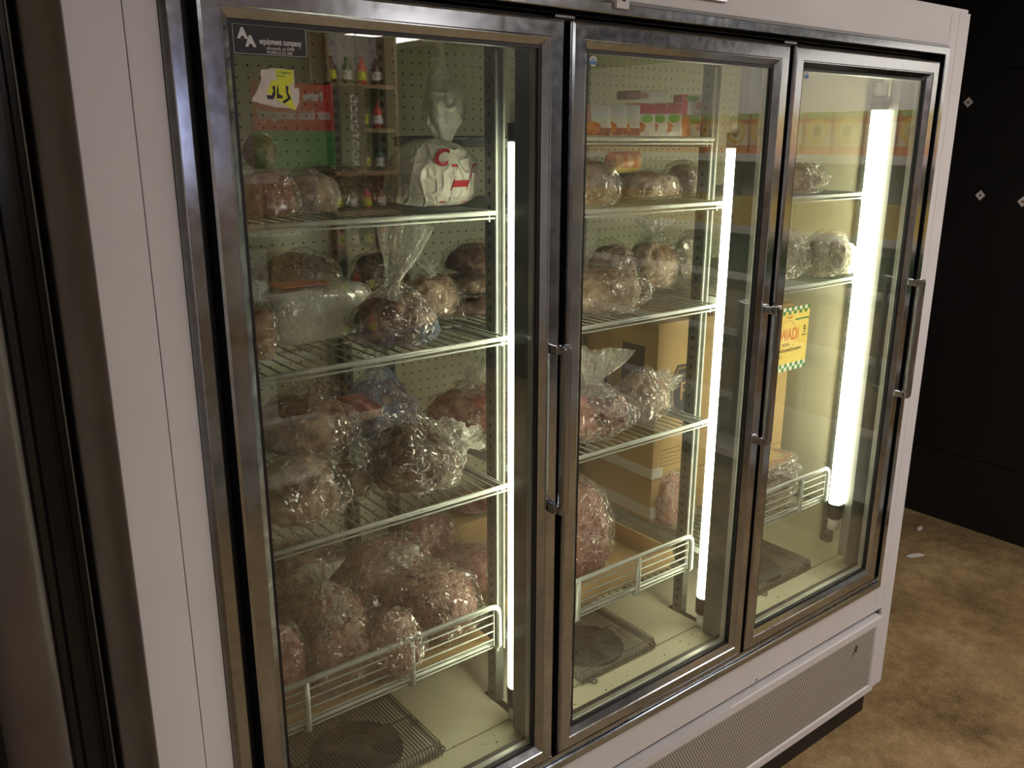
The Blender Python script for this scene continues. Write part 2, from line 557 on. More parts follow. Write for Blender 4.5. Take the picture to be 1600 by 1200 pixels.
wn = struct(MB().box(1.15, 2.12, -7.05, -7.03, 0.9, 2.2).build('window_1', 'window_light'))
for x in (1.10, 1.62, 2.12):
    MB().box(x, x + 0.05, -7.05, -6.99, 0.86, 2.24).build('window_frame', 'shelf_white', wn)
for z in (0.85, 2.2):
    MB().box(1.10, 2.17, -7.05, -6.985, z, z + 0.05).build('window_frame', 'shelf_white', wn)

TROF = [(3.0, -4.6), (0.2, -3.3), (1.75, -1.75), (-1.8, -2.2), (-1.6, -5.0), (0.9, -5.6), (3.05, -1.2)]
TNAME = ['far right above the shop window side', 'above the poster stand', 'nearest the freezer', 'nearest the black cooler', 'in the far left corner', 'middle of the window side', 'above the noodle shelves']
for (x, y), nm in zip(TROF, TNAME):
    t = thing('ceiling_light', 'recessed warm fluorescent ceiling panel, ' + nm, 'ceiling light', (x, y, 2.5), group='ceiling panels')
    f = MB()
    f.box(-0.33, -0.30, -0.63, 0.63, -0.014, -0.0005).box(0.30, 0.33, -0.63, 0.63, -0.014, -0.0005)
    f.box(-0.30, 0.30, -0.63, -0.60, -0.014, -0.0005).box(-0.30, 0.30, 0.60, 0.63, -0.014, -0.0005)
    f.build('frame', 'shelf_white', t)
    MB().box(-0.30, 0.30, -0.60, 0.60, -0.010, -0.002).build('diffuser', 'troffer_light', t)

# diamond stickers on the black wall
for (y, z, nm) in ((0.708, 1.929, 'the highest one, near the freezer'), (0.600, 1.537, 'the lower one in the middle'), (0.422, 1.519, 'the one at the picture edge')):
    q = 0.022
    o = MB().add([(0, 0, -q), (0, q * 0.95, 0), (0, 0, q), (0, -q * 0.95, 0), (-.0015, 0, -q), (-.0015, q * 0.95, 0), (-.0015, 0, q), (-.0015, -q * 0.95, 0)],
                 [(3, 2, 1, 0), (4, 5, 6, 7), (0, 1, 5, 4), (1, 2, 6, 5), (2, 3, 7, 6), (3, 0, 4, 7)]).build('diamond_sticker', 'paper_white', None, (3.5995, y, z))
    tag(o, 'small white diamond sticker on the black wall, ' + nm, 'sticker', 'diamond stickers')
    MB().add([(-.0016, 0, -q * .3), (-.0016, q * .3, 0), (-.0016, 0, q * .3), (-.0016, -q * .3, 0)], [(0, 1, 2, 3)]).build('mark', 'ink_brown', o)
# scraps on the floor
for (x, y, rz, s, nm) in ((3.415, 0.573, 0.4, 0.035, 'near the black wall'), (3.132, 0.445, -0.5, 0.055, 'nearer the freezer corner')):
    rows = []
    rnd = random.Random(int(x * 100))
    pts = [(math.cos(a) * s * rnd.uniform(.6, 1), math.sin(a) * s * .45 * rnd.uniform(.6, 1)) for a in [k * math.pi / 4 for k in range(8)]]
    mb = MB()
    vs = [(px, py, 0.001 + 0.006 * rnd.random()) for px, py in pts]
    mb.add(vs + [(a, b_, c - 0.001) for a, b_, c in vs], [tuple(range(8)), tuple(range(15, 7, -1))] + [(i, (i + 1) % 8, (i + 1) % 8 + 8, i + 8) for i in range(8)])
    o = mb.build('paper_scrap', 'paper_white', None, (x, y, 0.0005))
    o.rotation_euler = (0, 0, rz)
    tag(o, 'torn white paper scrap on the brown floor, ' + nm, 'paper scrap', 'paper scraps')

# ================================================================== the freezer
FZ = thing('display_freezer', 'white three-door glass display freezer with stainless door frames and lit tubes', 'freezer')
P, FW, ZB, ZT = 0.64, 0.6232, 0.49, 1.9627
XL, XR = -0.155, 2.045
# --- carcass
def part(name, mat, *boxes, bev=0.0, parent=FZ):
    mb = MB()
    for bx in boxes:
        mb.box(*bx, bev)
    return mb.build(name, mat, parent)
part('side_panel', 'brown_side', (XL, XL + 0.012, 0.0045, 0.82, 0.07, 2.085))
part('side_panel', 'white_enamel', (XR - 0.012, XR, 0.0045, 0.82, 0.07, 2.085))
part('roof_panel', 'white_enamel', (XL, XR, 0.004, 0.82, 2.0855, 2.0975))
part('rear_panel', 'white_enamel', (XL, XR, 0.8205, 0.83, 0.07, 2.097))
part('front_stile', 'white_enamel', (XL, -0.0875, -0.004, 0.004, 0.0728, 2.087), bev=0.0015)
part('front_stile', 'white_enamel', (-0.0865, -0.045, -0.004, 0.03, 0.36, 2.087), bev=0.0015)
part('front_stile', 'white_enamel', (1.9465, 1.987, -0.004, 0.03, 0.36, 2.087), bev=0.0015)
part('front_stile', 'white_enamel', (1.988, XR, -0.004, 0.004, 0.0728, 2.087), bev=0.0015)
part('header_panel', 'white_enamel', (-0.0445, 1.946, -0.0035, 0.03, 2.0045, 2.0868), bev=0.0015)
part('apron_panel', 'white_enamel', (-0.0445, 1.946, -0.0035, 0.03, 0.36, 0.4465), bev=0.0015)
# header fittings
sf = part('sign_frame', 'steel', (0.795, 1.045, -0.012, -0.004, 2.0255, 2.034), (1.037, 1.045, -0.012, -0.004, 2.034, 2.08), (0.795, 0.803, -0.012, -0.004, 2.034, 2.08), bev=0.001)
part('sign_backing', 'shelf_wood', (0.803, 1.037, -0.008, -0.0045, 2.034, 2.08), parent=sf)
lb = part('latch_block', 'white_enamel', (0.733, 0.764, -0.022, -0.004, 1.988, 2.05), bev=0.0015)
part('latch_slot', 'slot_black', (0.746, 0.754, -0.0226, -0.0219, 2.000, 2.045), parent=lb)
# --- stainless surround
mb = MB().rect_sweep(-0.0445, 1.9460, 0.4470, 2.0040, [(0, 0.0), (0.0, -0.005), (0.007, -0.0145), (0.0085, -0.0155), (0.024, -0.0155), (0.0255, -0.0140), (0.026, 0.0)])
ds = mb.build('door_surround', 'steel', FZ)
MB().rect_sweep(-0.0445, 1.9460, 0.4470, 2.0040, [(0.0261, -0.006), (0.0265, 0.022), (0.034, 0.022)]).build('black_return', 'black_rubber', ds)
MB().box(-0.018, 1.9195, -0.0085, 0.02, 0.4730, 0.4870, 0.003).build('sill_strip', 'steel', ds)
# black recess behind the doors
mb = MB().rect_sweep(-0.012, 1.915, 0.478, 1.975, [(0, 0.022), (0.06, 0.022), (0.06, 0.034), (0, 0.034)])
mb.build('door_seal', 'black_rubber', FZ)
# --- mullions (behind the gaps between the doors)
for i in (0, 1):
    x = i * P + FW + 0.0084
    o = part('mullion', 'dark_mullion', (x - 0.030, x + 0.030, 0.0345, 0.100, 0.505, 1.965), bev=0.004)
    part('seal_strip', 'black_rubber', (x - 0.03, x + 0.03, 0.0215, 0.034, 0.54, 1.912), parent=o)
part('mullion', 'dark_mullion', (-0.07, 0.022, 0.0345, 0.100, 0.505, 1.965), bev=0.004)
o = part('mullion', 'dark_mullion', (1.890, 2.020, 0.0345, 0.082, 0.505, 1.965), bev=0.004)
part('post_face', 'grey_metal', (1.905, 1.960, 0.083, 0.118, 0.52, 1.95), bev=0.003, parent=o)
# --- liner
part('liner_floor', 'cream_liner', (-0.143, 2.033, 0.0345, 0.70, 0.485, 0.5))
part('liner_ceiling', 'cream_liner', (-0.143, 2.033, 0.0345, 0.70, 2.0, 2.012))
part('liner_side', 'cream_liner', (-0.143, -0.131, 0.104, 0.70, 0.5, 2.0))
part('liner_side', 'cream_liner', (2.021, 2.033, 0.104, 0.70, 0.5, 2.0))
part('pegboard', 'pegboard', (-0.131, 2.021, 0.685, 0.70, 0.5, 2.0))
o = part('floor_lip', 'grey_metal', (-0.06, 1.96, 0.040, 0.058, 0.5005, 0.512), bev=0.003)
part('floor_seam', 'slot_black', (-0.05, 1.95, 0.1345, 0.136, 0.5002, 0.5008), parent=o)
# dirt specks along the floor edge
rnd = random.Random(5)
mb = MB()
for k in range(150):
    x, y, s = rnd.uniform(0.1, 1.9), 0.065 + abs(rnd.gauss(0, 0.05)), rnd.uniform(0.0008, 0.004)
    a0 = rnd.random() * 6
    vs = [(x + math.cos(a0 + a) * s * rnd.uniform(.5, 1.3), y + math.sin(a0 + a) * s * .7, 0.5003) for a in (0, 1.2, 2.4, 3.6, 4.9)]
    mb.add(vs + [(x, y, 0.5003 + s * 0.4)], [(i, (i + 1) % 5, 5) for i in range(5)])
o = mb.build('floor_dirt', 'debris_brown', FZ)
o['kind'] = 'stuff'

# --- doors
def door(i):
    x0, x1 = i * P, i * P + FW
    d = MB().rect_sweep(x0, x1, ZB, ZT, [(0.0004, -0.004), (0.0, -0.007), (0.002, -0.011), (0.006, -0.0135), (0.029, -0.0135), (0.0305, -0.0115), (0.032, -0.0115), (0.043, -0.003), (0.0435, 0.012)]).build('door', 'steel', FZ)
    MB().rect_sweep(x0, x1, ZB, ZT, [(0.0002, -0.004), (0.0, 0.020), (0.0436, 0.0205), (0.0436, 0.0125)]).build('door_edge', 'black_rubber', d)
    MB().rect_sweep(x0, x1, ZB, ZT, [(0.0436, -0.0015), (0.0485, -0.0015), (0.0485, 0.0028), (0.0436, 0.0028), (0.0436, -0.0015)]).build('glazing_gasket', 'black_rubber', d)
    MB().rect_sweep(x0, x1, ZB, ZT, [(0.0440, 0.0075), (0.0486, 0.0075), (0.0495, 0.010), (0.0495, 0.0205), (0.0440, 0.0205), (0.044, 0.0075)]).build('pane_spacer', 'grey_metal', d)
    MB().box(x0 + 0.0440, x1 - 0.0440, 0.0030, 0.0070, ZB + 0.0440, ZT - 0.0440).build('glass_pane', 'door_glass', d)
    # handle: two brackets and a grip standing off the closing stile
    hx = x1 - 0.020
    h = MB()
    for z in (1.083, 1.397):
        s = 1 if z > 1.2 else -1
        h.box(hx - 0.011, hx + 0.011, -0.040, -0.0134, z - 0.009, z + 0.009, 0.003)
        h.box(hx - 0.004, hx + 0.016, -0.050, -0.036, z - 0.010, z + 0.010, 0.003)
    h.box(hx - 0.002, hx + 0.017, -0.052, -0.037, 1.076, 1.404, 0.005)
    h.build('handle', 'chrome', d)
    return d
for i in range(3):
    door(i)
# hinge tops
for x in (0.630, 1.271):
    part('hinge_plate', 'chrome', (x - 0.022, x + 0.022, -0.004, 0.02, 1.9655, 1.9695))

# --- lamps
for x, y, z0, z1, r in ((0.634, 0.128, 0.568, 1.782, 0.019), (1.276, 0.128, 0.568, 1.768, 0.019), (1.893, 0.135, 0.672, 1.866, 0.0205)):
    o = MB().tube([(x, y, z0 + 0.02), (x, y, z1 - 0.02)], r, 20).build('lamp_tube', 'tube_light', FZ)
    for a, b_ in ((z0 - 0.03, z0 + 0.02), (z1 - 0.02, z1 + 0.015)):
        MB().tube([(x, y, a), (x, y, a + 0.004), (x, y, b_)], [r * 0.9, r * 1.08, r * 1.08], 20).build('end_cap', 'black_rubber', o)
    MB().tube([(x, y, z0 - 0.065), (x, y, z0 - 0.031)], r * 0.85, 16).build('lamp_holder', 'foam_white', o)
    MB().tube([(x, y, z1 + 0.016), (x, y, z1 + 0.05)], r * 0.85, 16).build('lamp_holder', 'foam_white', o)

# --- slotted uprights
def upright(x, y, z0, z1, face):
    mb = MB()
    mb.box(x - 0.011, x - 0.0095, y, y + 0.03, z0, z1).box(x + 0.0095, x + 0.011, y, y + 0.03, z0, z1)
    mb.box(x - 0.011, x + 0.011, y - 0.0015, y, z0, z1)
    o = mb.build('slotted_upright', 'pilaster_metal', FZ)
    s = MB()
    z = z0 + 0.015
    while z < z1 - 0.02:
        s.box(x - 0.0116, x - 0.0111, y + 0.011, y + 0.018, z, z + 0.009)
        s.box(x - 0.005, x + 0.005, y - 0.0021, y - 0.0016, z, z + 0.012) if face else None
        z += 0.0254
    s.build('slots', 'slot_black', o)
for x in (-0.04, 0.645, 1.287, 2.006):
    upright(x, 0.205, 0.5, 1.99, False)
for x in (-0.04, 0.526, 0.645, 1.287, 2.006):
    upright(x, 0.652, 0.502, 1.99, True)
for x in (0.645, 1.287):
    part('floor_slot', 'slot_black', (x - 0.012, x + 0.006, 0.15, 0.25, 0.5001, 0.5007))
    o = part('support_rod', 'wire_grey', (x - 0.0122, x - 0.0082, 0.196, 0.200, 0.64, 1.93), (x + 0.006, x + 0.010, 0.196, 0.200, 0.64, 1.93))

# --- wire shelves
def shelf(x0, x1, yf, z, yb=0.645, n=25, lip=0.0):
    mb = MB()
    for k in range(n):
        x = x0 + 0.006 + (x1 - x0 - 0.012) * k / (n - 1)
        mb.tube([(x, yf - 0.001, z - 0.006), (x, yf + 0.004, z), (x, yb, z)], 0.0019, 5, False)
    for y in (yf + 0.16, yf + 0.32, yb):
        mb.tube([(x0, y, z - 0.004), (x1, y, z - 0.004)], 0.0026, 6)
    o = mb.build('wire_shelf', 'wire_backlit', FZ)
    r = MB()
    r.tube([(x0 - 0.002, yf, z - 0.004), (x1 + 0.004, yf, z - 0.004)], 0.0048, 10)
    r.tube([(x0, yf - 0.001, z - 0.014), (x1, yf - 0.001, z - 0.014)], 0.0022, 6)
    r.build('front_rail', 'wire_grey', o)

    for x in (x0 + 0.004, x1 - 0.004):
        MB().box(x - 0.0015, x + 0.0015, yf + 0.01, yb, z - 0.022, z - 0.005).build('bracket', 'wire_grey', o)
    return o
B1, B2, B3 = (-0.02, 0.616), (0.668, 1.257), (1.304, 1.882)
LV = {'L1': 1.633, 'L2': 1.390, 'L3': 1.074, 'M0': 1.773, 'M1': 1.628, 'M2': 1.383, 'M3': 1.088, 'R1': 1.628, 'R2': 1.394}
for k, z in LV.items():
    bay = B1 if k[0] == 'L' else B2 if k[0] == 'M' else B3
    shelf(bay[0], bay[1], 0.18 if k in ('L1', 'M0') else 0.14, z)

def basket(x0, x1, z, zt, ups):
    o = shelf(x0, x1 - 0.008, 0.172, z)
    o.name = 'basket_shelf'
    r = MB()
    yf = 0.160
    r.tube([(x0, yf, zt), (x1 - 0.022, yf, zt), (x1 - 0.010, yf, zt - 0.003), (x1 - 0.003, yf, zt - 0.010), (x1, yf, zt - 0.022), (x1 + 0.001, yf, z - 0.006), (x1 - 0.004, yf + 0.006, z - 0.014)], 0.0062, 10)
    r.build('basket_rail', 'wire_grey', o)
    h = MB()
    for k in range(1, 5):
        zz = zt + (z - zt) * k / 4.6
        h.tube([(x0, yf + 0.002, zz), (x1 - 0.012, yf + 0.002, zz)], 0.0018, 6)
    h.tube([(x1 - 0.013, yf + 0.002, zt), (x1 - 0.013, yf + 0.002, z - 0.004)], 0.0022, 6)
    h.build('basket_wires', 'wire_grey', o)
    for x in ups:
        u = MB()
        u.tube([(x, yf - 0.001, zt), (x, yf - 0.001, z - 0.012), (x - 0.001, yf + 0.008, z - 0.016), (x - 0.004, yf + 0.045, z - 0.012)], 0.0058, 8)
        u.build('basket_upright', 'wire_grey', o)
    return o
basket(B1[0], 0.610, 0.690, 0.784, (0.154, 0.386))
basket(B2[0], 1.251, 0.672, 0.764, (0.846, 1.050))
basket(B3[0], 1.876, 0.705, 0.806, (1.50, 1.738))

# --- fan guards on the freezer floor
def fan(x0, x1, y0, y1):
    zt = 0.532
    mb = MB()
    n = int((x1 - x0) / 0.0075)
    for k in range(n + 1):
        x = x0 + (x1 - x0) * k / n
        mb.tube([(x, y0 - 0.002, 0.502), (x, y0, zt - 0.006), (x, y0 + 0.006, zt), (x, y1 - 0.006, zt), (x, y1, zt - 0.006), (x, y1 + 0.002, 0.502)], 0.0018, 4, False)
    for y in (y0 + 0.006, (y0 + y1) / 2, y1 - 0.006):
        mb.tube([(x0, y, zt - 0.003), (x1, y, zt - 0.003)], 0.0022, 5)
    for y in (y0, y1):
        mb.tube([(x0, y - 0.001, 0.512), (x1, y - 0.001, 0.512)], 0.0016, 5)
    for x in (x0, x1):
        for zz in (0.509, 0.516, 0.524):
            mb.tube([(x, y0, zz), (x, y1, zz)], 0.0016, 5)
    o = mb.build('fan_guard', 'wire_dark', FZ)
    cx, cy, R = (x0 + x1) / 2, (y0 + y1) / 2, min(x1 - x0, y1 - y0) / 2 - 0.02
    MB().tube([(cx, cy, 0.5005), (cx, cy, 0.503)], R, 32, True, False).build('fan_opening', 'slot_black', o)
    MB().tube([(cx, cy, 0.503), (cx, cy, 0.518), (cx, cy, 0.520)], [0.034, 0.034, 0.026], 20).build('fan_hub', 'wire_dark', o)
    for k in range(5):
        a = k * 2 * math.pi / 5
        rows = []
        for t in (0.03, 0.055, 0.08, R - 0.004):
            rows.append([(cx + math.cos(a + da) * t, cy + math.sin(a + da) * t, 0.506 + dz) for da, dz in ((-0.28, 0.0), (0, 0.004), (0.28, 0.009))])
        MB().grid(rows, False).build('fan_blade', 'wire_dark', o)
    for x, y in ((x1 + 0.008, y0 + 0.012), (x1 + 0.008, cy), (x0 + 0.03, y0 - 0.012)):
        pts = [(x + math.cos(a) * 0.008, y + math.sin(a) * 0.008, 0.506) for a in [q * math.pi / 6 for q in range(13)]]
        MB().tube(pts, 0.0022, 6).build('guard_clip', 'wire_dark', o)
fan(0.155, 0.432, 0.130, 0.372)
fan(0.835, 1.088, 0.130, 0.360)
fan(1.515, 1.785, 0.135, 0.345)

# --- lower front
mb = MB().rect_sweep(-0.078, 1.9780, 0.072, 0.3400, [(0, 0.02), (0, -0.011), (0.003, -0.014), (0.026, -0.014), (0.028, -0.010), (0.028, 0.0)])
g = mb.build('grille', 'white_enamel', FZ)
part('perforated_sheet', 'grille_holes', (-0.050, 1.9500, -0.009, -0.007, 0.100, 0.3120), parent=g)
part('grille_flange', 'white_enamel', (-0.07, 1.235, -0.0160, -0.0142, 0.3300, 0.3440), bev=0.001, parent=g)
part('gap_shade_strip', 'slot_black', (-0.086, 1.9878, 0.012, 0.02, 0.09, 0.362), parent=g)  # black strip standing in for the shade in the gaps round the grille
tear = [(0, 0.018), (0.003, 0.004), (0.012, 0.006), (0.005, -0.001), (0.004, -0.012), (-0.002, -0.003), (-0.016, -0.016), (-0.004, 0.001)]
o = MB().prism([(1.850 + a * 1.2, 0.268 + b_ * 1.2) for a, b_ in tear], -0.0098, -0.0090).build('tear', 'slot_black', g)
o['label'] = 'dark torn hole in the perforated grille'
part('screw', 'slot_black', (1.352, 1.357, -0.0045, -0.0033, 0.366, 0.371), parent=FZ)
part('kick_plate', 'black_board', (-0.10, 1.955, 0.0, 0.02, 0.001, 0.0715), (1.935, 1.955, 0.02, 0.75, 0.001, 0.0715), (-0.10, -0.08, 0.02, 0.75, 0.001, 0.0715), (-0.08, 1.935, 0.73, 0.75, 0.001, 0.0715))
part('bottom_panel', 'dark_wall', (XL, XR, 0.03, 0.82, 0.072, 0.085))

# ================================================================== left neighbour and post
BC = thing('black_cooler', 'black-framed upright cooler standing left of the white freezer', 'cooler', (-0.60, 0.235, 0))
mb = MB().box(-0.43, 0.435, 0.045, 0.62, 0.001, 2.05)
mb.build('cabinet', 'black_board', BC)
dd = MB().rect_sweep(-0.43, 0.43, 0.12, 2.0, [(0, 0.044), (0, 0.006), (0.006, 0.0), (0.014, 0.0), (0.016, 0.010), (0.022, 0.010), (0.024, 0.0), (0.046, 0.0), (0.050, 0.008), (0.062, 0.012), (0.064, 0.006), (0.085, 0.004), (0.09, 0.03)]).build('door', 'black_gloss', BC)
MB().rect_sweep(-0.43, 0.43, 0.12, 2.0, [(0.0012, 0.003), (0.0032, 0.0012), (0.0042, 0.0012)]).build('edge_trim', 'grey_metal', dd)
MB().box(-0.345, 0.345, 0.024, 0.03, 0.20, 1.915).build('glass_pane', 'black_gloss', dd)
PG = thing('support_post', 'round grey-brown metal post in front of the black cooler', 'post', (-0.318, -0.15, 0))
MB().tube([(0, 0, 0.02), (0, 0, 2.499)], 0.033, 40).build('shaft', 'post_grey', PG)
MB().tube([(0, 0, 0.0005), (0, 0, 0.012), (0, 0, 0.02)], [0.06, 0.06, 0.04], 40).build('base_flange', 'post_grey', PG)

# ================================================================== stickers on the glass
GF = 0.0028
np_ = thing('name_plate', 'black company name plate in the top corner of the left door glass', 'name plate', (0, 0, 0))
x0, x1, z0, z1 = 0.0495, 0.1565, 1.8755, 1.9152
MB().box(x0, x1, GF - 0.0012, GF, z0, z1, 0.0004).build('plate', 'ink_black', np_)
MB().rect_sweep(x0, x1, z0, z1, [(0.0012, GF - 0.0012), (0.0012, GF - 0.0015), (0.0019, GF - 0.0015), (0.0019, GF - 0.0012)]).build('border', 'grey_metal', np_)
yt = GF - 0.0014
text_mesh('letter', 'A', 0.0180, 'ink_white', np_, (0.0580, yt, 1.8965), FRONT, sx=1.0, bold=0.0011)
text_mesh('letter', 'A', 0.0180, 'ink_white', np_, (0.0685, yt, 1.8870), FRONT, sx=1.0, bold=0.0011)
text_mesh('lettering', 'equipment company', 0.0112, 'ink_white', np_, (0.0872, yt, 1.8905), FRONT, sx=0.66, bold=0.0002)
text_mesh('lettering', 'minneapolis, mn 55404', 0.0062, 'ink_white', np_, (0.0965, yt, 1.8838), FRONT, sx=0.70)
text_mesh('lettering', 'PHONE 612-721-3040', 0.0056, 'ink_white', np_, (0.0965, yt, 1.8785), FRONT, sx=0.72)

ys = thing('price_sticker', 'fluorescent yellow price sticker over torn white paper on the left door glass', 'sticker', (0, 0, 0))
rnd = random.Random(3)
def ragged(cx, cz, pts, n=3, amp=0.002):
    out = []
    for i in range(len(pts)):
        a, b_ = pts[i], pts[(i + 1) % len(pts)]
        for k in range(n):
            t = k / n
            out.append((cx + a[0] + (b_[0] - a[0]) * t + rnd.uniform(-amp, amp), cz + a[1] + (b_[1] - a[1]) * t + rnd.uniform(-amp, amp)))
    return out

MB().prism(ragged(0, 0, [(.087, 1.857), (.107, 1.861), (.135, 1.859), (.134, 1.836), (.141, 1.835), (.140, 1.818), (.134, 1.806), (.096, 1.810), (.071, 1.817), (.072, 1.821), (.080, 1.832), (.086, 1.844)], 4, 0.0009), GF - 0.0003, GF).build('torn_paper', 'paper_torn', ys)
MB().prism([(.107, 1.859), (.1335, 1.859), (.132, 1.841), (.126, 1.839), (.128, 1.823), (.135, 1.805), (.125, 1.809), (.093, 1.828), (.101, 1.844), (.109, 1.845)], GF - 0.0006, GF - 0.0003).build('label_paper', 'label_yellow', ys)
for pts in ([(.1005, 1.836), (.1055, 1.838), (.105, 1.825), (.101, 1.819), (.093, 1.820), (.0925, 1.825), (.0995, 1.8245), (.1025, 1.831)],
            [(.110, 1.840), (.110, 1.827), (.116, 1.824), (.115, 1.821), (.107, 1.821), (.1075, 1.832)],
            [(.121, 1.839), (.125, 1.837), (.124, 1.829), (.128, 1.821), (.117, 1.814), (.1145, 1.8175), (.123, 1.822), (.121, 1.830)]):
    MB().prism(pts, GF - 0.0009, GF - 0.0006).build('marker_stroke', 'ink_black', ys)
text_mesh('lettering', 'H. Manthoro', 0.0052, 'ink_green', ys, (.110, GF - .0007, 1.8535), FRONT, sx=0.72)
text_mesh('lettering', 'Numorey', 0.0045, 'ink_green', ys, (.109, GF - .0007, 1.8495), FRONT, sx=0.72)
for x, z, nm in ((0.703, 1.901, 'middle'), (1.348, 1.905, 'right')):
    o = thing('round_sticker', 'tiny blue and white round sticker in the corner of the %s door glass' % nm, 'sticker', (x, GF, z))
    MB().prism([(math.cos(a) * .009, math.sin(a) * .009) for a in [k * math.pi / 10 for k in range(20)]], -0.0004, 0).build('disc', 'paper_white', o)
    MB().prism([(-.007, -.006), (.007, -.006), (.0085, 0), (-.0085, 0)], -0.0007, -0.0004).build('band', 'sticker_blue', o)
    text_mesh('lettering', 'Art', 0.008, 'sticker_blue', o, (0, -.0006, .0008), FRONT, sx=0.8, align='CENTER')

# ================================================================== frozen goods
def fbm(p, s):
    return noise.noise(p * s) + 0.5 * noise.noise(p * s * 2.1 + Vector((7, 3, 1)))

def sgnpow(v, p):
    return math.copysign(abs(v) ** p, v)

def sack_rows(a, b_, h, seed, p=2.4, grow=1.0, amp=0.10, freq=2.2, fine=0.0, neck=0.0, nu=44, nv=26, sag=0.25, corners=0.0, chunk=0.0, csize=0.03, loose=0.0):
    """closed lumpy sack; neck > 0 draws the top up to a tied point; fine = film wrinkles; chunk = lumps of meat"""
    rows = []
    off = Vector((seed * 3.7 % 50, seed * 1.9 % 50, seed * 5.3 % 50))
    ex = 2.0 / p
    rr_ = random.Random(seed)
    MR = Matrix.Diagonal((1, 1, 0.45)) @ Euler((rr_.random() * 3, rr_.random() * 3, rr_.random() * 3)).to_matrix()
    MR2 = Matrix.Diagonal((1, 0.5, 1)) @ Euler((rr_.random() * 3, rr_.random() * 3, rr_.random() * 3)).to_matrix()
    for j in range(nv + 1):
        ph = math.pi * j / nv
        row = []
        for i in range(nu):
            th = 2 * math.pi * i / nu
            ct, st = math.cos(th), math.sin(th)
            sr = max(0.0, math.sin(ph)) ** ex
            x = sgnpow(ct, ex) * sr
            y = sgnpow(st, ex) * sr
            z = sgnpow(math.cos(ph), ex)
            k = 1.0 - sag * (z * 0.5 + 0.5) + 0.10     # heavier towards the bottom
            x *= k
            y *= k
            w3 = Vector((x * a, y * b_, z * h / 2))
            q = w3 * 9 + off
            g = grow * (1 + amp * fbm(q * 0.9, freq * 0.5) + 0.5 * amp * noise.noise(q * 2.3))
            if chunk:
                dd = noise.voronoi(w3 / csize + off)[0]
                g += chunk * (min(0.45, dd[1] - dd[0]) - 0.25)
            if corners:
                g += corners * (abs(ct * st) * 2) ** 3 * (1 - abs(z))
            if neck and z > 0:
                t = max(0.0, (z - 0.35) / 0.65)
                pl = 1 + 0.14 * t * math.sin(11 * th + 3 * noise.noise(Vector((th, seed, 0)))) * sr
                x *= pl * (1 - 0.45 * t)
                y *= pl * (1 - 0.45 * t)
                z += neck * t ** 2
            zz = z * h / 2
            P_ = Vector((x * a * g, y * b_ * g, zz * (0.5 + 0.5 * g)))
            if fine:
                # sharp creases and flat facets of stiff film, in metres
                r1 = 1 - abs(noise.noise(MR @ w3 * 30 + off))
                r2 = 1 - abs(noise.noise(MR2 @ w3 * 62 + off * 2))
                dsp = fine * (0.030 * (r1 ** 5 - 0.35) + 0.013 * (r2 ** 4 - 0.4))
                f1_ = noise.voronoi(w3 * 19 + off)[0][0]
                dsp += loose * (f1_ - 0.42)
                nrm = Vector((x / a, y / b_, z * 2 / h))
                P_ += nrm.normalized() * dsp if nrm.length > 1e-6 else Vector((0, 0, dsp))
            row.append(P_[:])
        rows.append(row)
    zmin = -h / 2 * 0.94
    return [[(x, y, max(z, zmin + 0.02 * (z - zmin)) - zmin) for x, y, z in r] for r in rows]

def knot_mesh(length, r0, flare, seed):
    rows = []
    n = 52
    prof = [(-0.25, 1.9), (-0.1, 1.25), (0.0, 0.75), (0.10, 0.62), (0.2, 0.8), (0.4, 1.3), (0.62, 1.8), (0.82, 2.1), (1.0, 2.2)]
    rnd = random.Random(seed)
    ph = rnd.random() * 6
    for t, k in prof:
        row = []
        for i in range(n):
            th = 2 * math.pi * i / n
            fl = max(0, t)
            ruf = 1 + fl * 0.40 * math.sin(4 * th + ph) + fl * 0.22 * math.sin(7 * th - ph) + 0.16 * math.sin(13 * th + 2 * ph)
            sq = 1 - 0.55 * fl                     # tail flattens
            rr = r0 * (k if t < 0.15 else 0.62 + (k - 0.62) * flare) * ruf
            zz = t * length * (1 + 0.18 * fl * noise.noise(Vector((math.cos(th) * 1.3, math.sin(th) * 1.3, seed * 1.7))))
            row.append((rr * math.cos(th), rr * sq * math.sin(th), zz))
        rows.append(row)
    return MB().grid(rows)

def look(d):
    return Vector(d).to_track_quat('Z', 'Y').to_euler()

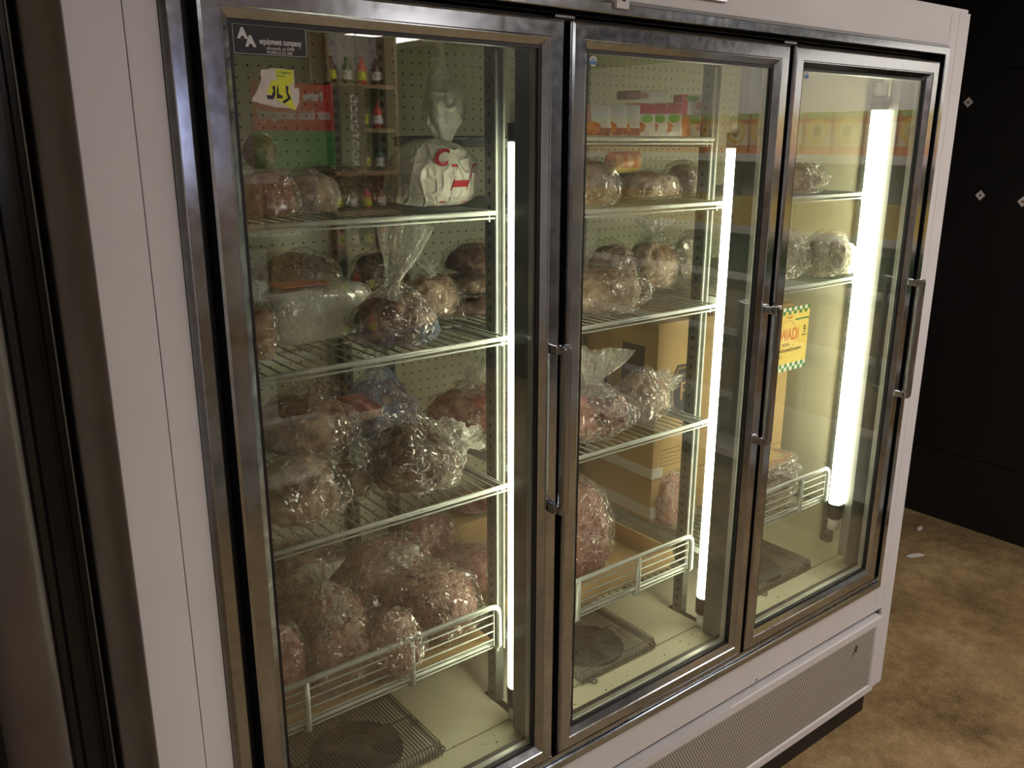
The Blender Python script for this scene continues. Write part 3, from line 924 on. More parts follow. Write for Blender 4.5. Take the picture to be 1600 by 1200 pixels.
def sack(name, label, cat, loc, a, b_, h, rot=(0, 0, 0), meat='meat_pink', film='film', seed=1, p=2.4, knot=None, amp=0.10, fine=0.16, neck=0.25, group=None, corners=0.0, fill=1.0, sag=0.25, band=None, chunk=0.20, csize=0.032, loose=0.022, crumple=None):
    t = thing(name, label, cat, loc, rot, group)
    hm = h * fill
    MB().grid(sack_rows(a * 0.95, b_ * 0.95, hm * 0.95, seed, p, 1.0, amp, sag=sag, chunk=chunk, csize=csize, nu=80, nv=48)).build('frozen_meat', meat, t, (0, 0, 0.003))
    fr = sack_rows(a, b_, h, seed, p, 1.05, amp, fine=fine, neck=neck if knot else 0.0, corners=corners, nu=120, nv=70, sag=sag, loose=loose)
    fo = MB().grid(fr).build('plastic_film', film, t)
    if knot:
        d, length, r0, flare = knot
        top = max((q for r in fr for q in r), key=lambda q: Vector(q).dot(Vector(d).normalized()))
        if Vector(d).normalized().z > 0.85:
            top = fr[0][0]
        k = knot_mesh(length, r0, flare, seed).build('tied_top', 'film_knot', t, Vector(top) - Vector(d).normalized() * r0 * 0.6)
        k.rotation_euler = look(d)
    if crumple:
        px_, py_, pz_, s_ = crumple
        MB().grid(sack_rows(s_, s_ * .85, s_ * 1.5, seed + 7, 2.0, 1.0, 0.25, fine=0.5, nu=70, nv=44, sag=0.0, loose=0.03)).build('crumpled_film', 'film_knot', t, (px_ * a, py_ * b_, pz_ * h - s_ * .6))
    if band:
        mat, t0, t1 = band
        rows = [fr[j] for j in range(len(fr)) if t0 <= j / (len(fr) - 1) <= t1]
        rows = [[(x * 1.012, y * 1.012, z) for x, y, z in r] for r in rows]
        MB().grid(rows).build('printed_band', mat, t)
    return t

def wrapped_block(name, label, cat, loc, sx, sy, sz, rot=(0, 0, 0), meat='meat_pale', film='film_milky', seed=1, tag_mat=None, group=None):
    t = thing(name, label, cat, loc, rot, group)
    MB().grid(sack_rows(sx / 2 * .95, sy / 2 * .95, sz * .93, seed, 7.0, 1.0, 0.03, sag=0.06)).build('frozen_meat', meat, t, (0, 0, 0.003))
    MB().grid(sack_rows(sx / 2, sy / 2, sz, seed, 7.0, 1.0, 0.03, fine=0.035, nu=60, nv=30, sag=0.06)).build('plastic_film', film, t)
    if tag_mat:
        MB().box(-sx * .36, sx * .12, -sy * .30, sy * .1, sz * 1.0 + 0.001, sz * 1.0 + 0.0025).build('paper_label', tag_mat, t)
    return t

def carton(name, label, loc, sx, sy, sz, rot=(0, 0, 0), tape=None, logo=False, open_top=False, group=None):
    """corrugated box: four walls, base, flaps, tape, printed marks"""
    t = thing(name, label, 'cardboard box', loc, rot, group)
    w_ = 0.004
    mb = MB()
    mb.box(0, sx, 0, w_, 0, sz).box(0, sx, sy - w_, sy, 0, sz).box(0, w_, w_, sy - w_, 0, sz).box(sx - w_, sx, w_, sy - w_, 0, sz).box(w_, sx - w_, w_, sy - w_, 0, w_)
    mb.build('walls', 'cardboard', t)
    if not open_top:
        for y0, y1 in ((0.0005, sy / 2 - 0.001), (sy / 2 + 0.001, sy - 0.0005)):
            MB().box(0.0005, sx - 0.0005, y0, y1, sz + 0.0002, sz + w_).build('flap', 'cardboard', t)
    else:
        MB().add([(0, 0, sz), (sx, 0, sz), (sx, -0.012, sz - 0.03), (0, -0.012, sz - 0.03), (0, -0.003, sz + .002), (sx, -0.003, sz + .002), (sx, -0.015, sz - 0.03), (0, -0.015, sz - 0.03)],
                 [(0, 1, 2, 3), (4, 7, 6, 5), (0, 4, 5, 1), (3, 2, 6, 7), (0, 3, 7, 4), (1, 5, 6, 2)]).build('flap', 'cardboard', t)
    if tape:
        for zz, hh in tape:
            MB().box(-0.0006, 0, 0.0, sy, zz, zz + hh).box(-0.0006, sx * 0.16, -0.0006, 0, zz, zz + hh).build('tape', 'tape_white', t)
    if logo:
        for cx in logo:
            r1, r2 = 0.052, 0.030
            oc = [(cx - r2, -.075), (cx + r2, -.075), (cx + r1, -.038), (cx + r1, .038), (cx + r2, .075), (cx - r2, .075), (cx - r1, .038), (cx - r1, -.038)]
            zc = sz * 0.56
            MB().prism([(x, z + zc) for x, z in oc], -0.0009, -0.0001).build('printed_octagon', 'carton_ink', t)
            ring = MB()
            ring.prism([(x * .0 + cx + (x - cx) * .88, z * .9 + zc) for x, z in oc], -0.0012, -0.0009)
            ring.build('printed_field', 'cardboard_dark', t)
            MB().prism([(cx + (x - cx) * .80, z * .83 + zc) for x, z in oc], -0.0015, -0.0012).build('printed_octagon', 'carton_ink', t)
            text_mesh('lettering', 'F', 0.075, 'cardboard', t, (cx - 0.020, -0.0017, zc - 0.028), FRONT)
        for k in range(5):
            MB().box(0.03, 0.03 + 0.09 - 0.012 * (k % 3), -0.0007, 0, 0.03 + k * 0.012, 0.034 + k * 0.012).build('printed_line', 'cardboard_dark', t)
        # dark print on the left face
        MB().box(-0.0007, 0, 0.05, 0.14, sz * .35, sz * .85).build('printed_block', 'carton_ink', t)
        MB().box(-0.0007, 0, 0.20, 0.27, sz * .40, sz * .58).build('printed_block', 'carton_ink', t)
    return t

def pouch(name, label, loc, wd, dp, ht, mat, rot=(0, 0, 0), group=None, seed=0, crimp=0.004):
    """sealed pillow pouch with crimped end seams"""
    t = thing(name, label, 'food pack', loc, rot, group)
    rows = []
    n, mrow = 24, 14
    for j in range(mrow + 1):
        v = j / mrow
        bulge = math.sin(math.pi * min(1, max(0, (v - 0.04) / 0.92))) ** 0.45
        row = []
        for i in range(n):
            th = 2 * math.pi * i / n
            x = sgnpow(math.cos(th), 0.55) * wd / 2 * (1 - 0.04 * bulge)
            y = sgnpow(math.sin(th), 1.0) * (dp / 2 * bulge + 0.0006)
            q = Vector((x * 60, y * 60, v * 5 + seed * 9))
            y += 0.0022 * noise.noise(q)
            x += 0.0012 * noise.noise(q * 1.7)
            row.append((x, y, v * ht))
        rows.append(row)
    mb = MB().grid(rows)
    mb.add(rows[0], [tuple(range(n))])
    mb.add(rows[-1], [tuple(range(n))])
    mb.build('pack_body', mat, t)
    for z in (0.0, ht - crimp * 1.6):
        c = MB()
        for k in range(3):
            c.box(-wd / 2, wd / 2, -0.0013, 0.0013, z + k * crimp * .55, z + k * crimp * .55 + crimp * .3)
        c.build('crimped_seam', 'foam_white', t)
    return t

def flat_pack(name, label, loc, k, top):
    t = thing(name, label, 'frozen pack', loc, (0.03 if top else 0.02 * (k % 2), 0.02 * ((k % 3) - 1), 0.08 * ((k * 3) % 4 - 1.5)), 'stacked flat packs')
    MB().box(-0.085, 0.085, -0.058, 0.058, 0.002, 0.019, 0.004).build('frozen_slab', 'cardboard' if top else 'meat_tan', t)
    if top:
        MB().box(-0.060, 0.060, -0.036, 0.036, 0.0191, 0.0194).build('printed_panel', 'sign_yellow', t)
        for x0, x1, y0, y1 in ((-.084, .084, .050, .057), (-.084, .084, -.057, -.050), (-.084, -.076, -.05, .05), (.076, .084, -.05, .05)):
            MB().box(x0, x1, y0, y1, 0.0192, 0.0198).build('red_border', 'ink_orange', t)
        text_mesh('lettering', 'ROTI', 0.03, 'ink_orange', t, (-0.035, -0.01, 0.0196), (0, 0, 0))
    rows = sack_rows(0.098, 0.068, 0.0235, 60 + k, 5.0, 1.0, 0.04, fine=0.05, sag=0.02, corners=0.06)
    MB().grid(rows).build('plastic_film', 'film_milky' if not top else 'film', t)
    return t

sack('meat_pack', 'clear pack of pink layered meat at the left end of the top shelf', 'bag of meat', (0.1910, 0.2700, 1.6360), 0.0456, 0.0397, 0.0806, meat='meat_rose', seed=1, p=4.0, fine=0.05)
sack('meat_bag', 'loose clear bag with brown meat beside the pink layered pack', 'bag of meat', (0.2990, 0.3300, 1.6360), 0.0526, 0.0458, 0.0761, meat='meat_tan', film='film_milky', seed=2, p=2.2)
sack('meat_bag', 'dark red bag on top of the pink layered pack, top left corner', 'bag of meat', (0.2020, 0.3100, 1.7150), 0.0311, 0.0270, 0.0623, meat='meat_red', seed=3, knot=((0.3, -0.4, 1), 0.02, 0.006, 1.0))
sack('meat_bag', 'dark brown bundle at the back of the left top shelf', 'bag of meat', (0.4280, 0.5000, 1.6360), 0.0699, 0.0608, 0.0818, meat='meat_dark', seed=4, p=3.0)
sack('meat_bag', 'dark reddish pack between the brown bundle and the white carrier bag', 'bag of meat', (0.5430, 0.5000, 1.6360), 0.0568, 0.0494, 0.0678, meat='meat_red', seed=5, p=3.2)
CARRIER = (0.5850, 0.3450)
sack('meat_bag', 'small bag of pale brown meat at the left edge of the second shelf', 'bag of meat', (0.1490, 0.2350, 1.3930), 0.0288, 0.0250, 0.1029, meat='meat_tan', seed=6, knot=((-0.2, 0, 1), 0.03, 0.008, 1.2))
wrapped_block('meat_tray', 'white plastic-wrapped meat block with an orange label on the second shelf', 'meat pack', (0.3030, 0.37, 1.394), 0.215, 0.15, 0.105, (0, 0, 0.10), 'foam_white', 'film_milky', 7, 'ink_orange')
sack('meat_bag', 'dark bag behind the plastic-wrapped block', 'bag of meat', (0.3560, 0.5400, 1.3930), 0.0920, 0.0800, 0.1521, meat='meat_dark', seed=8)
sack('meat_bag', 'brown meat bag with a blue printed band, its top flaring up, second shelf middle', 'bag of meat', (0.4040, 0.2150, 1.3930), 0.0757, 0.0658, 0.1024, meat='meat_beef', seed=9, knot=((0.45, 0.2, 1), 0.125, 0.02, 1.1), band=('film_blue', 0.52, 0.85), amp=0.13)
sack('meat_bag', 'dark round bag behind the flaring-topped bag', 'bag of meat', (0.5580, 0.5400, 1.3930), 0.0701, 0.0610, 0.1348, meat='meat_dark', seed=10)
sack('meat_bag', 'clear bag with tan pieces right of the flaring-topped bag', 'bag of meat', (0.6000, 0.3800, 1.3930), 0.0613, 0.0533, 0.0997, meat='meat_tan', film='film', seed=12, knot=((-0.5, -0.3, 0.8), 0.03, 0.008, 1))
sack('meat_bag', 'flat pack at the bottom of the pile, right end of the second shelf', 'bag of meat', (0.7070, 0.3750, 1.3930), 0.0826, 0.0718, 0.0388, meat='meat_beef', seed=13, p=3.4)
sack('meat_bag', 'flat pack in the middle of the pile, right end of the second shelf', 'bag of meat', (0.7240, 0.3850, 1.4380), 0.0820, 0.0713, 0.0369, meat='meat_tan', seed=14, p=3.4)
sack('meat_bag', 'lumpy brown bag on top of the pile, right end of the second shelf', 'bag of meat', (0.7350, 0.3900, 1.4760), 0.0811, 0.0706, 0.0699, meat='meat_beef', seed=15, amp=0.16)
sack('meat_bag', 'big clear bag of brown meat upper left on the third shelf', 'bag of meat', (0.2570, 0.3350, 1.1720), 0.0971, 0.0845, 0.1157, meat='meat_beef', seed=16, knot=((-0.3, -0.3, 1), 0.022, 0.007, 1), amp=0.12)
sack('meat_bag', 'bag with bony pieces under the big bag on the third shelf', 'bag of meat', (0.1920, 0.2300, 1.0770), 0.0825, 0.0717, 0.1318, meat='meat_tan', seed=17, corners=0.18, fine=0.12, amp=0.12)
sack('meat_bag', 'half-empty clear bag drooping beside the bony bag', 'bag of meat', (0.3110, 0.2750, 1.0770), 0.0553, 0.0481, 0.1239, meat='meat_dark', film='film', seed=18, fill=0.55, corners=0.15, fine=0.14)
sack('meat_bag', 'black-looking bag at the back of the third shelf', 'bag of meat', (0.4200, 0.5850, 1.0770), 0.0594, 0.0517, 0.1656, meat='meat_dark', seed=19)
sack('meat_bag', 'blue-tinted clear bag at the back middle of the third shelf', 'bag of meat', (0.5220, 0.5000, 1.0770), 0.0848, 0.0738, 0.1754, meat='meat_dark', film='film_blue', seed=20, knot=((0, -0.3, 1), 0.05, 0.014, 1.2))
sack('meat_bag', 'clear bag of brown chunks with a large knot, third shelf right front', 'bag of meat', (0.4530, 0.2400, 1.0770), 0.1014, 0.0882, 0.1374, meat='meat_dark', seed=21, knot=((0.75, -0.65, 0.5), 0.045, 0.014, 1.2), fine=0.14, amp=0.14, crumple=(0.55, -0.55, 0.72, 0.04))
sack('meat_bag', 'dark red meat bag behind the knotted chunk bag, third shelf right', 'bag of meat', (0.7390, 0.4400, 1.0930), 0.1047, 0.0910, 0.1050, meat='meat_red', seed=22, knot=((0.35, -0.4, 1), 0.06, 0.018, 1.2))
wrapped_block('meat_tray', 'small white foam tray wedged between the bags on the third shelf', 'meat pack', (0.4180, 0.42, 1.20), 0.10, 0.08, 0.022, (0.25, 0.1, 0.3), 'meat_red', 'film_milky', 23)
o = MB().box(-0.015, 0.60, 0.176, 0.64, 0.6925, 0.6955).build('cardboard_sheet', 'cardboard'); tag(o, 'flat cardboard sheet lining the left wire basket', 'cardboard sheet')
sack('ground_meat_bag', 'pink bag at the far left of the basket', 'bag of meat', (0.1440, 0.2450, 0.6970), 0.0478, 0.0415, 0.1734, meat='meat_rose', seed=24)
sack('ground_meat_bag', 'pink ground meat bag with an upright tied tail, left of the basket', 'bag of meat', (0.2910, 0.3600, 0.6970), 0.0959, 0.0834, 0.1471, meat='meat_pink', seed=25, knot=((0, -0.1, 1), 0.05, 0.0125, 1.2))
sack('ground_meat_bag', 'ground meat bag at the front of the basket with small twisted tip', 'bag of meat', (0.2630, 0.2400, 0.6970), 0.0755, 0.0656, 0.1457, meat='meat_pink', seed=26, knot=((0.5, -0.1, 0.9), 0.035, 0.01, 0.9))
sack('ground_meat_bag', 'round ground meat bag just right of the twisted-tip bag', 'bag of meat', (0.3620, 0.2050, 0.6970), 0.0646, 0.0561, 0.1432, meat='meat_pink', seed=27)
sack('ground_meat_bag', 'tall ground meat bag with crumpled white film on top, basket middle', 'bag of meat', (0.4870, 0.4500, 0.6970), 0.1093, 0.0950, 0.1738, meat='meat_pink', seed=28, crumple=(0.15, -0.62, 0.8, 0.034))
sack('ground_meat_bag', 'long pink bag leaning over the basket rail on the right', 'bag of meat', (0.5230, 0.3050, 0.6970), 0.0920, 0.1150, 0.1451, meat='meat_pink', seed=29, p=2.8, rot=(0, 0, 0.35))
sack('ground_meat_bag', 'brown-pink bag at the back left of the basket', 'bag of meat', (0.3380, 0.5700, 0.6970), 0.1139, 0.0991, 0.1615, meat='meat_beef', seed=30)
sack('ground_meat_bag', 'pink bag standing at the back right, under the third shelf', 'bag of meat', (0.6370, 0.5200, 0.6970), 0.0809, 0.0703, 0.1740, meat='meat_rose', seed=31, rot=(0.0, 0.25, 0))
sack('ground_meat_bag', 'smooth pink bag lying against the upright at the back right', 'bag of meat', (0.6910, 0.4000, 0.6970), 0.0951, 0.0827, 0.1039, meat='meat_rose', seed=32, p=2.8, amp=0.05, fine=0.03)
carton('carton', 'brown cardboard box at the back of the left basket', (0.675, 0.50, 0.697), 0.26, 0.14, 0.11, (0, 0, 0))
sack('meat_bag', 'red meat piece on the cardboard box at the back right', 'bag of meat', (0.8490, 0.5750, 0.8150), 0.0945, 0.0822, 0.0169, meat='meat_red', seed=33, amp=0.14)
pouch('frozen_food_pouch', 'brown and white frozen food pouch, leftmost of six on the middle top shelf', (0.9720, 0.275, 1.7755), 0.074, 0.015, 0.0675, 'pouch_white', (-0.12, 0.0, -0.42), 'frozen food pouches', 0)
pouch('frozen_food_pouch', 'brown and white frozen food pouch, second from left of six on the middle top shelf', (1.0170, 0.271, 1.7755), 0.074, 0.015, 0.0685, 'pouch_white', (-0.12, 0.0, -0.42), 'frozen food pouches', 1)
pouch('frozen_food_pouch', 'brown and white frozen food pouch, third from left of six on the middle top shelf', (1.0640, 0.275, 1.7755), 0.074, 0.015, 0.0695, 'pouch_white', (-0.12, 0.0, -0.42), 'frozen food pouches', 2)
pouch('frozen_food_pouch', 'red and white frozen food pouch, third from right of six on the middle top shelf', (1.1100, 0.271, 1.7755), 0.074, 0.015, 0.0745, 'pouch_red_top', (-0.12, 0.0, -0.42), 'frozen food pouches', 3)
pouch('frozen_food_pouch', 'red and white frozen food pouch, second from right of six on the middle top shelf', (1.1570, 0.275, 1.7755), 0.074, 0.015, 0.0755, 'pouch_red_top', (-0.12, 0.0, -0.42), 'frozen food pouches', 4)
pouch('frozen_food_pouch', 'red and white frozen food pouch, rightmost of six on the middle top shelf', (1.2030, 0.271, 1.7755), 0.074, 0.015, 0.0775, 'pouch_red_top', (-0.12, 0.0, -0.42), 'frozen food pouches', 5)
o = MB().box(-0.046, 0.046, -0.025, 0.025, 0, 0.0485, 0.0015).build('food_box', 'box_leaf_low', None, (1.3090, 0.285, 1.7755)); tag(o, 'lower white food box of the two stacked at the right of the pouches', 'food box', 'stacked food boxes'); o.rotation_euler = (0, 0, -0.42)
o = MB().box(-0.046, 0.046, -0.025, 0.025, 0, 0.0480, 0.0015).build('food_box', 'box_leaf', None, (1.3090, 0.285, 1.8250)); tag(o, 'upper white food box of the two stacked at the right of the pouches', 'food box', 'stacked food boxes'); o.rotation_euler = (0, 0, -0.42)
o = MB().box(-0.06, 0.06, -0.022, 0.022, 0, 0.020, 0.004).build('food_box', 'pack_lying', None, (1.1440, 0.30, 1.8580)); tag(o, 'flat white box lying across the top of the pouches', 'food box'); o.rotation_euler = (0, -0.03, -0.25)
sack('meat_bag', 'tan bag at the left end of the shelf below the food pouches', 'bag of meat', (0.8900, 0.2000, 1.6310), 0.0591, 0.0514, 0.0966, meat='meat_tan', seed=40, fine=0.12)
sack('meat_bag', 'long brown pack under the orange crisp pack', 'bag of meat', (1.1830, 0.3300, 1.6310), 0.0908, 0.0789, 0.0642, meat='meat_tan', seed=41, p=3.2)
pouch('crisp_pack', 'orange and yellow crinkled multipack lying on the brown pack', (1.0920, 0.31, 1.6910), 0.120, 0.05, 0.050, 'crisp_pack', (0.1, 0, 0.1), None, 12)
sack('meat_bag', 'pale tan bag at the right end of the shelf below the food pouches', 'bag of meat', (1.3220, 0.3200, 1.6310), 0.0514, 0.0447, 0.0802, meat='meat_tan', film='film_milky', seed=42)
sack('meat_bag', 'round tan bag with a fanned knot in the middle bay, below the crisp pack', 'bag of meat', (1.2590, 0.3500, 1.3990), 0.0756, 0.0658, 0.1254, meat='meat_tan', seed=43, knot=((-0.35, -0.1, 1), 0.05, 0.016, 1.2))
sack('meat_bag', 'brown meat bag left of the fan-knotted bag', 'bag of meat', (1.1410, 0.3800, 1.3860), 0.0638, 0.0555, 0.1352, meat='meat_beef', seed=44, p=2.8)
sack('meat_bag', 'clear shiny bag of pale meat at the front left of the middle third shelf', 'bag of meat', (0.9620, 0.2400, 1.3860), 0.1007, 0.0876, 0.1015, meat='meat_tan', seed=45, corners=0.2, fine=0.13)
sack('meat_bag', 'pale bag behind the upright at the right of the middle third shelf', 'bag of meat', (1.4610, 0.4000, 1.3990), 0.0525, 0.0456, 0.1211, meat='meat_pale', film='film_milky', seed=46)
sack('meat_bag', 'red-brown meat bag with a crumpled clear top at the front of the fourth middle shelf', 'bag of meat', (0.9390, 0.2350, 1.0910), 0.0945, 0.0821, 0.1242, meat='meat_red', seed=47, corners=0.15, fine=0.12, knot=((0.12, 0.1, 1), 0.085, 0.032, 0.8))
sack('meat_bag', 'pale pink meat bag with a long clear tail pointing right', 'bag of meat', (1.1380, 0.2600, 1.0910), 0.0739, 0.0643, 0.1125, meat='meat_tan', seed=48, knot=((1, 0.2, 0.12), 0.07, 0.018, 1.0), fine=0.12)
sack('meat_bag', 'pink bag half hidden by the left door frame on the fourth middle shelf', 'bag of meat', (1.0520, 0.4200, 1.0910), 0.0601, 0.0523, 0.1615, meat='meat_rose', seed=49)
carton('carton', 'low open cardboard tray filling the middle wire basket', (0.70, 0.187, 0.676), 0.50, 0.29, 0.055, (0, 0, 0), None, False, True)
sack('ground_meat_bag', 'pink ground meat bag at the left of the middle basket', 'bag of meat', (0.9690, 0.3000, 0.6820), 0.0865, 0.0752, 0.2695, meat='meat_rose', seed=50, amp=0.06)
sack('ground_meat_bag', 'pink bag behind the upright at the right of the middle basket', 'bag of meat', (1.3860, 0.3600, 0.6820), 0.0646, 0.0561, 0.1722, meat='meat_rose', film='film_milky', seed=51)
carton('carton', 'brown box standing in the middle basket behind the pink bags', (0.950, 0.485, 0.676), 0.21, 0.15, 0.15, (0, 0, 0))
sack('meat_bag', 'small tan bag on the top shelf of the right bay', 'bag of meat', (1.6410, 0.2200, 1.6310), 0.0832, 0.0723, 0.0828, meat='meat_tan', seed=52, corners=0.2)
sack('meat_bag', 'whitish bag at the left of the second right shelf', 'bag of meat', (1.6830, 0.2500, 1.3970), 0.0740, 0.0643, 0.1345, meat='meat_pale', film='film_milky', seed=53, corners=0.1)
sack('meat_bag', 'whitish bag in the middle of the second right shelf', 'bag of meat', (1.8050, 0.1950, 1.3970), 0.0641, 0.0557, 0.1262, meat='meat_pale', film='film_milky', seed=54)
sack('meat_bag', 'small white bag at the right end of the second right shelf', 'bag of meat', (1.8810, 0.1880, 1.3970), 0.0308, 0.0268, 0.0847, meat='meat_pale', film='film_white', seed=55)
carton('carton', 'tall brown cardboard box with dark octagon print, left of two in the right bay', (1.306, 0.362, 0.84), 0.262, 0.29, 0.445, (0, 0, -0.04), [(0.0, 0.032)], (0.11,))
carton('carton', 'tall brown cardboard box carrying the yellow sheet in the right bay', (1.590, 0.335, 0.84), 0.285, 0.29, 0.445, (0, 0, 0), [(0.0, 0.032)], (0.10,))
carton('carton', 'low cardboard box under the octagon-printed box in the right bay', (1.306, 0.362, 0.709), 0.262, 0.29, 0.125, (0, 0, -0.04), [(0.01, 0.035)])
carton('carton', 'low cardboard box behind the stacked flat packs in the right bay', (1.590, 0.335, 0.709), 0.285, 0.29, 0.125, (0, 0, 0))
flat_pack('flat_pack', 'bottom flat frozen pack in the stack in the right-hand wire basket', (1.6550, 0.252, 0.7120), 0, False)
flat_pack('flat_pack', 'second flat frozen pack in the stack in the right-hand wire basket', (1.6670, 0.252, 0.7380), 1, False)
flat_pack('flat_pack', 'third flat frozen pack in the stack in the right-hand wire basket', (1.6610, 0.252, 0.7640), 2, False)
flat_pack('flat_pack', 'fourth flat frozen pack in the stack in the right-hand wire basket', (1.6550, 0.252, 0.7900), 3, False)
flat_pack('flat_pack', 'fifth flat frozen pack in the stack in the right-hand wire basket', (1.6670, 0.252, 0.8160), 4, False)
flat_pack('flat_pack', 'top flat frozen pack in the stack in the right-hand wire basket', (1.6610, 0.252, 0.8450), 5, True)

# ------------------------------------------------------------------ white carrier bag with red print on the top shelf
t = thing('carrier_bag', 'white plastic carrier bag with red script print and twisted top, left bay top shelf', 'plastic bag', (0.735, 0.42, 1.634))
t.location = (CARRIER[0], CARRIER[1], 1.636)
fr = sack_rows(0.098, 0.072, 0.135, 11, 2.6, 1.0, 0.10, fine=0.08, nu=64, nv=40, sag=0.2)
MB().grid(fr).build('bag_body', 'film_white', t)
MB().grid(sack_rows(0.084, 0.060, 0.115, 11, 2.6, 1.0, 0.10, sag=0.2)).build('frozen_meat', 'meat_tan', t, (0, 0, 0.004))
rows = []
for (r, z, dx) in ((0.030, 0.105, 0.050), (0.016, 0.125, 0.052), (0.022, 0.14, 0.054), (0.040, 0.165, 0.056), (0.048, 0.190, 0.058), (0.044, 0.215, 0.056), (0.030, 0.240, 0.050), (0.018, 0.262, 0.044), (0.014, 0.290, 0.042), (0.012, 0.318, 0.042)):
    row = []
    for i in range(36):
        th = 2 * math.pi * i / 36
        rr = r * (1 + 0.16 * math.sin(5 * th + z * 40) + 0.2 * noise.noise(Vector((math.cos(th) * 2, math.sin(th) * 2, z * 30))))
        row.append((dx - 0.028 + rr * math.cos(th), rr * 0.7 * math.sin(th), z))
    rows.append(row)
MB().grid(rows).build('twisted_top', 'film_white', t)
from mathutils.bvhtree import BVHTree
flat = [Vector(q) for r in fr for q in r]
nn = len(fr[0])
bvh = BVHTree.FromPolygons(flat, [(j * nn + i, j * nn + (i + 1) % nn, (j + 1) * nn + (i + 1) % nn, (j + 1) * nn + i) for j in range(len(fr) - 1) for i in range(nn)])
def cling(o, ox, oz):
    """lay lettering on the bulging front of the bag"""
    ca, sa = math.cos(-0.35), math.sin(-0.35)
    for v_ in o.data.vertices:
        u_, w_ = v_.co.x + ox, v_.co.y + oz
        org = Vector((u_ * ca, u_ * sa, w_)) + Vector((sa, -ca, 0)) * 0.3
        hit = bvh.ray_cast(org, Vector((-sa, ca, 0)))
        v_.co = (hit[0] + Vector((sa, -ca, 0)) * 0.003) if hit[0] is not None else Vector((u_ * ca, u_ * sa - 0.05, w_))
    o.location = (0, 0, 0)
    o.rotation_euler = (0, 0, 0)
prx = text_mesh('printed_script', 'H', 0.105, 'ink_red', t, (0, 0, 0), (0, 0, 0), shear=0.35, bold=0.0018)
cling(prx, -0.010, 0.010)
cling(text_mesh('printed_script', 'C', 0.045, 'ink_red', t, (0, 0, 0), (0, 0, 0), shear=0.35, bold=0.0014), -0.02, 0.082)

# ------------------------------------------------------------------ yellow printed sheet on the right-hand carton
sg = thing('price_sheet', 'yellow printed sheet with green checked edges on the cardboard box in the right bay', 'sign', (1.780, 0.3225, 1.080))
MB().box(0, 0.165, 0, 0.0012, 0, 0.200).build('sheet', 'sign_yellow', sg)
for zrow, base in ((0.0, 0), (0.012, 1), (0.188, 0), (0.178, 1)):
    for k in range(12):
        m_ = 'ink_green' if (k + base) % 2 else 'paper_white'
        if zrow == 0.178 and m_ == 'paper_white':
            continue
        MB().box(k * 0.01375, (k + 1) * 0.01375, -0.0005, 0, zrow, zrow + 0.012).build('check', m_, sg)
MB().box(0.095, 0.163, -0.0005, 0, 0.157, 0.162).build('green_bar', 'ink_green', sg)
text_mesh('lettering', 'SWADI', 0.052, 'ink_orange', sg, (0.005, -0.0006, 0.098), FRONT, sx=0.68, bold=0.0008)
text_mesh('lettering', 'Halal', 0.016, 'ink_orange', sg, (0.045, -0.0006, 0.166), FRONT)
text_mesh('lettering', 'PIZZA', 0.014, 'ink_brown', sg, (0.035, -0.0006, 0.080), FRONT)
text_mesh('lettering', '9', 0.036, 'ink_black', sg, (0.138, -0.0006, 0.112), FRONT, sx=0.8)
MB().box(0.134, 0.158, -0.0006, 0, 0.105, 0.1075).build('underline', 'ink_black', sg)
text_mesh('lettering', '4 PIECE & SAUCE & SUMAC', 0.013, 'ink_black', sg, (0.012, -0.0006, 0.062), FRONT, sx=0.82)
text_mesh('lettering', 'MILD', 0.011, 'ink_brown', sg, (0.012, -0.0006, 0.045), FRONT)
for a in range(24):
    th = a * 2 * math.pi / 24
    MB().box(0.058 + math.cos(th) * .046 - .002, 0.058 + math.cos(th) * .046 + .002, -0.0005, 0, 0.113 + math.sin(th) * .046 - .002, 0.113 + math.sin(th) * .046 + .002).build('ring_dot', 'ink_orange', sg)

# ================================================================== the shop opposite (seen in the glass)
rk = thing('grocery_shelf', 'white metal grocery shelving against the black wall opposite the freezer corner', 'shelving', (3.3, -2.2, 0))
MB().box(0.262, 0.27, -1.0, 1.7, 0.05, 2.2).build('back_panel', 'shelf_white', rk)
for z in (0.12, 0.45, 0.80, 1.10, 1.34, 1.70):
    o = MB().box(0.0, 0.262, -1.0, 1.7, z - 0.018, z).build('shelf_board', 'shelf_white', rk)
    MB().box(-0.004, 0.0, -1.0, 1.7, z - 0.035, z + 0.004).build('price_rail', 'shelf_white', o)
for y in (-1.0, 0.34, 1.68):
    MB().box(0.20, 0.262, y, y + 0.02, 0.0, 2.2).build('shelf_upright', 'shelf_white', rk)
nb = MB().box(0, 0.10, -0.075, 0.075, 0, 0.19, 0.002)
first = None
def row_of(name, lab, grp, z, mat, w_, h_, d_, n, y0, cat='box'):
    mb = MB().box(0, d_, -w_ / 2, w_ / 2, 0, h_, 0.002)
    me = None
    for k in range(n):
        if me is None:
            o = mb.build(name, mat)
            me = o.data
        else:
            o = link(name, me)
        o.location = (3.312, y0 - k * (w_ + 0.006), z + 0.0005)
        tag(o, lab, cat, grp)
row_of('noodle_box', 'cream and orange box with a round dish picture on the top grocery shelf', 'dish boxes on the top grocery shelf', 1.70, 'noodle_box', 0.15, 0.195, 0.10, 15, -0.62)
row_of('flour_box', 'plain yellow carton on the second grocery shelf', 'yellow cartons on the second grocery shelf', 1.34, 'pack_yellow', 0.19, 0.15, 0.12, 12, -0.64)
row_of('tea_packet', 'green packet on the third grocery shelf', 'green packets on the third grocery shelf', 1.10, 'glass_green', 0.13, 0.15, 0.08, 16, -0.62, 'packet')
row_of('rice_packet', 'brown packet on the fourth grocery shelf', 'brown packets on the fourth grocery shelf', 0.80, 'shelf_wood', 0.17, 0.2, 0.1, 13, -0.64, 'packet')
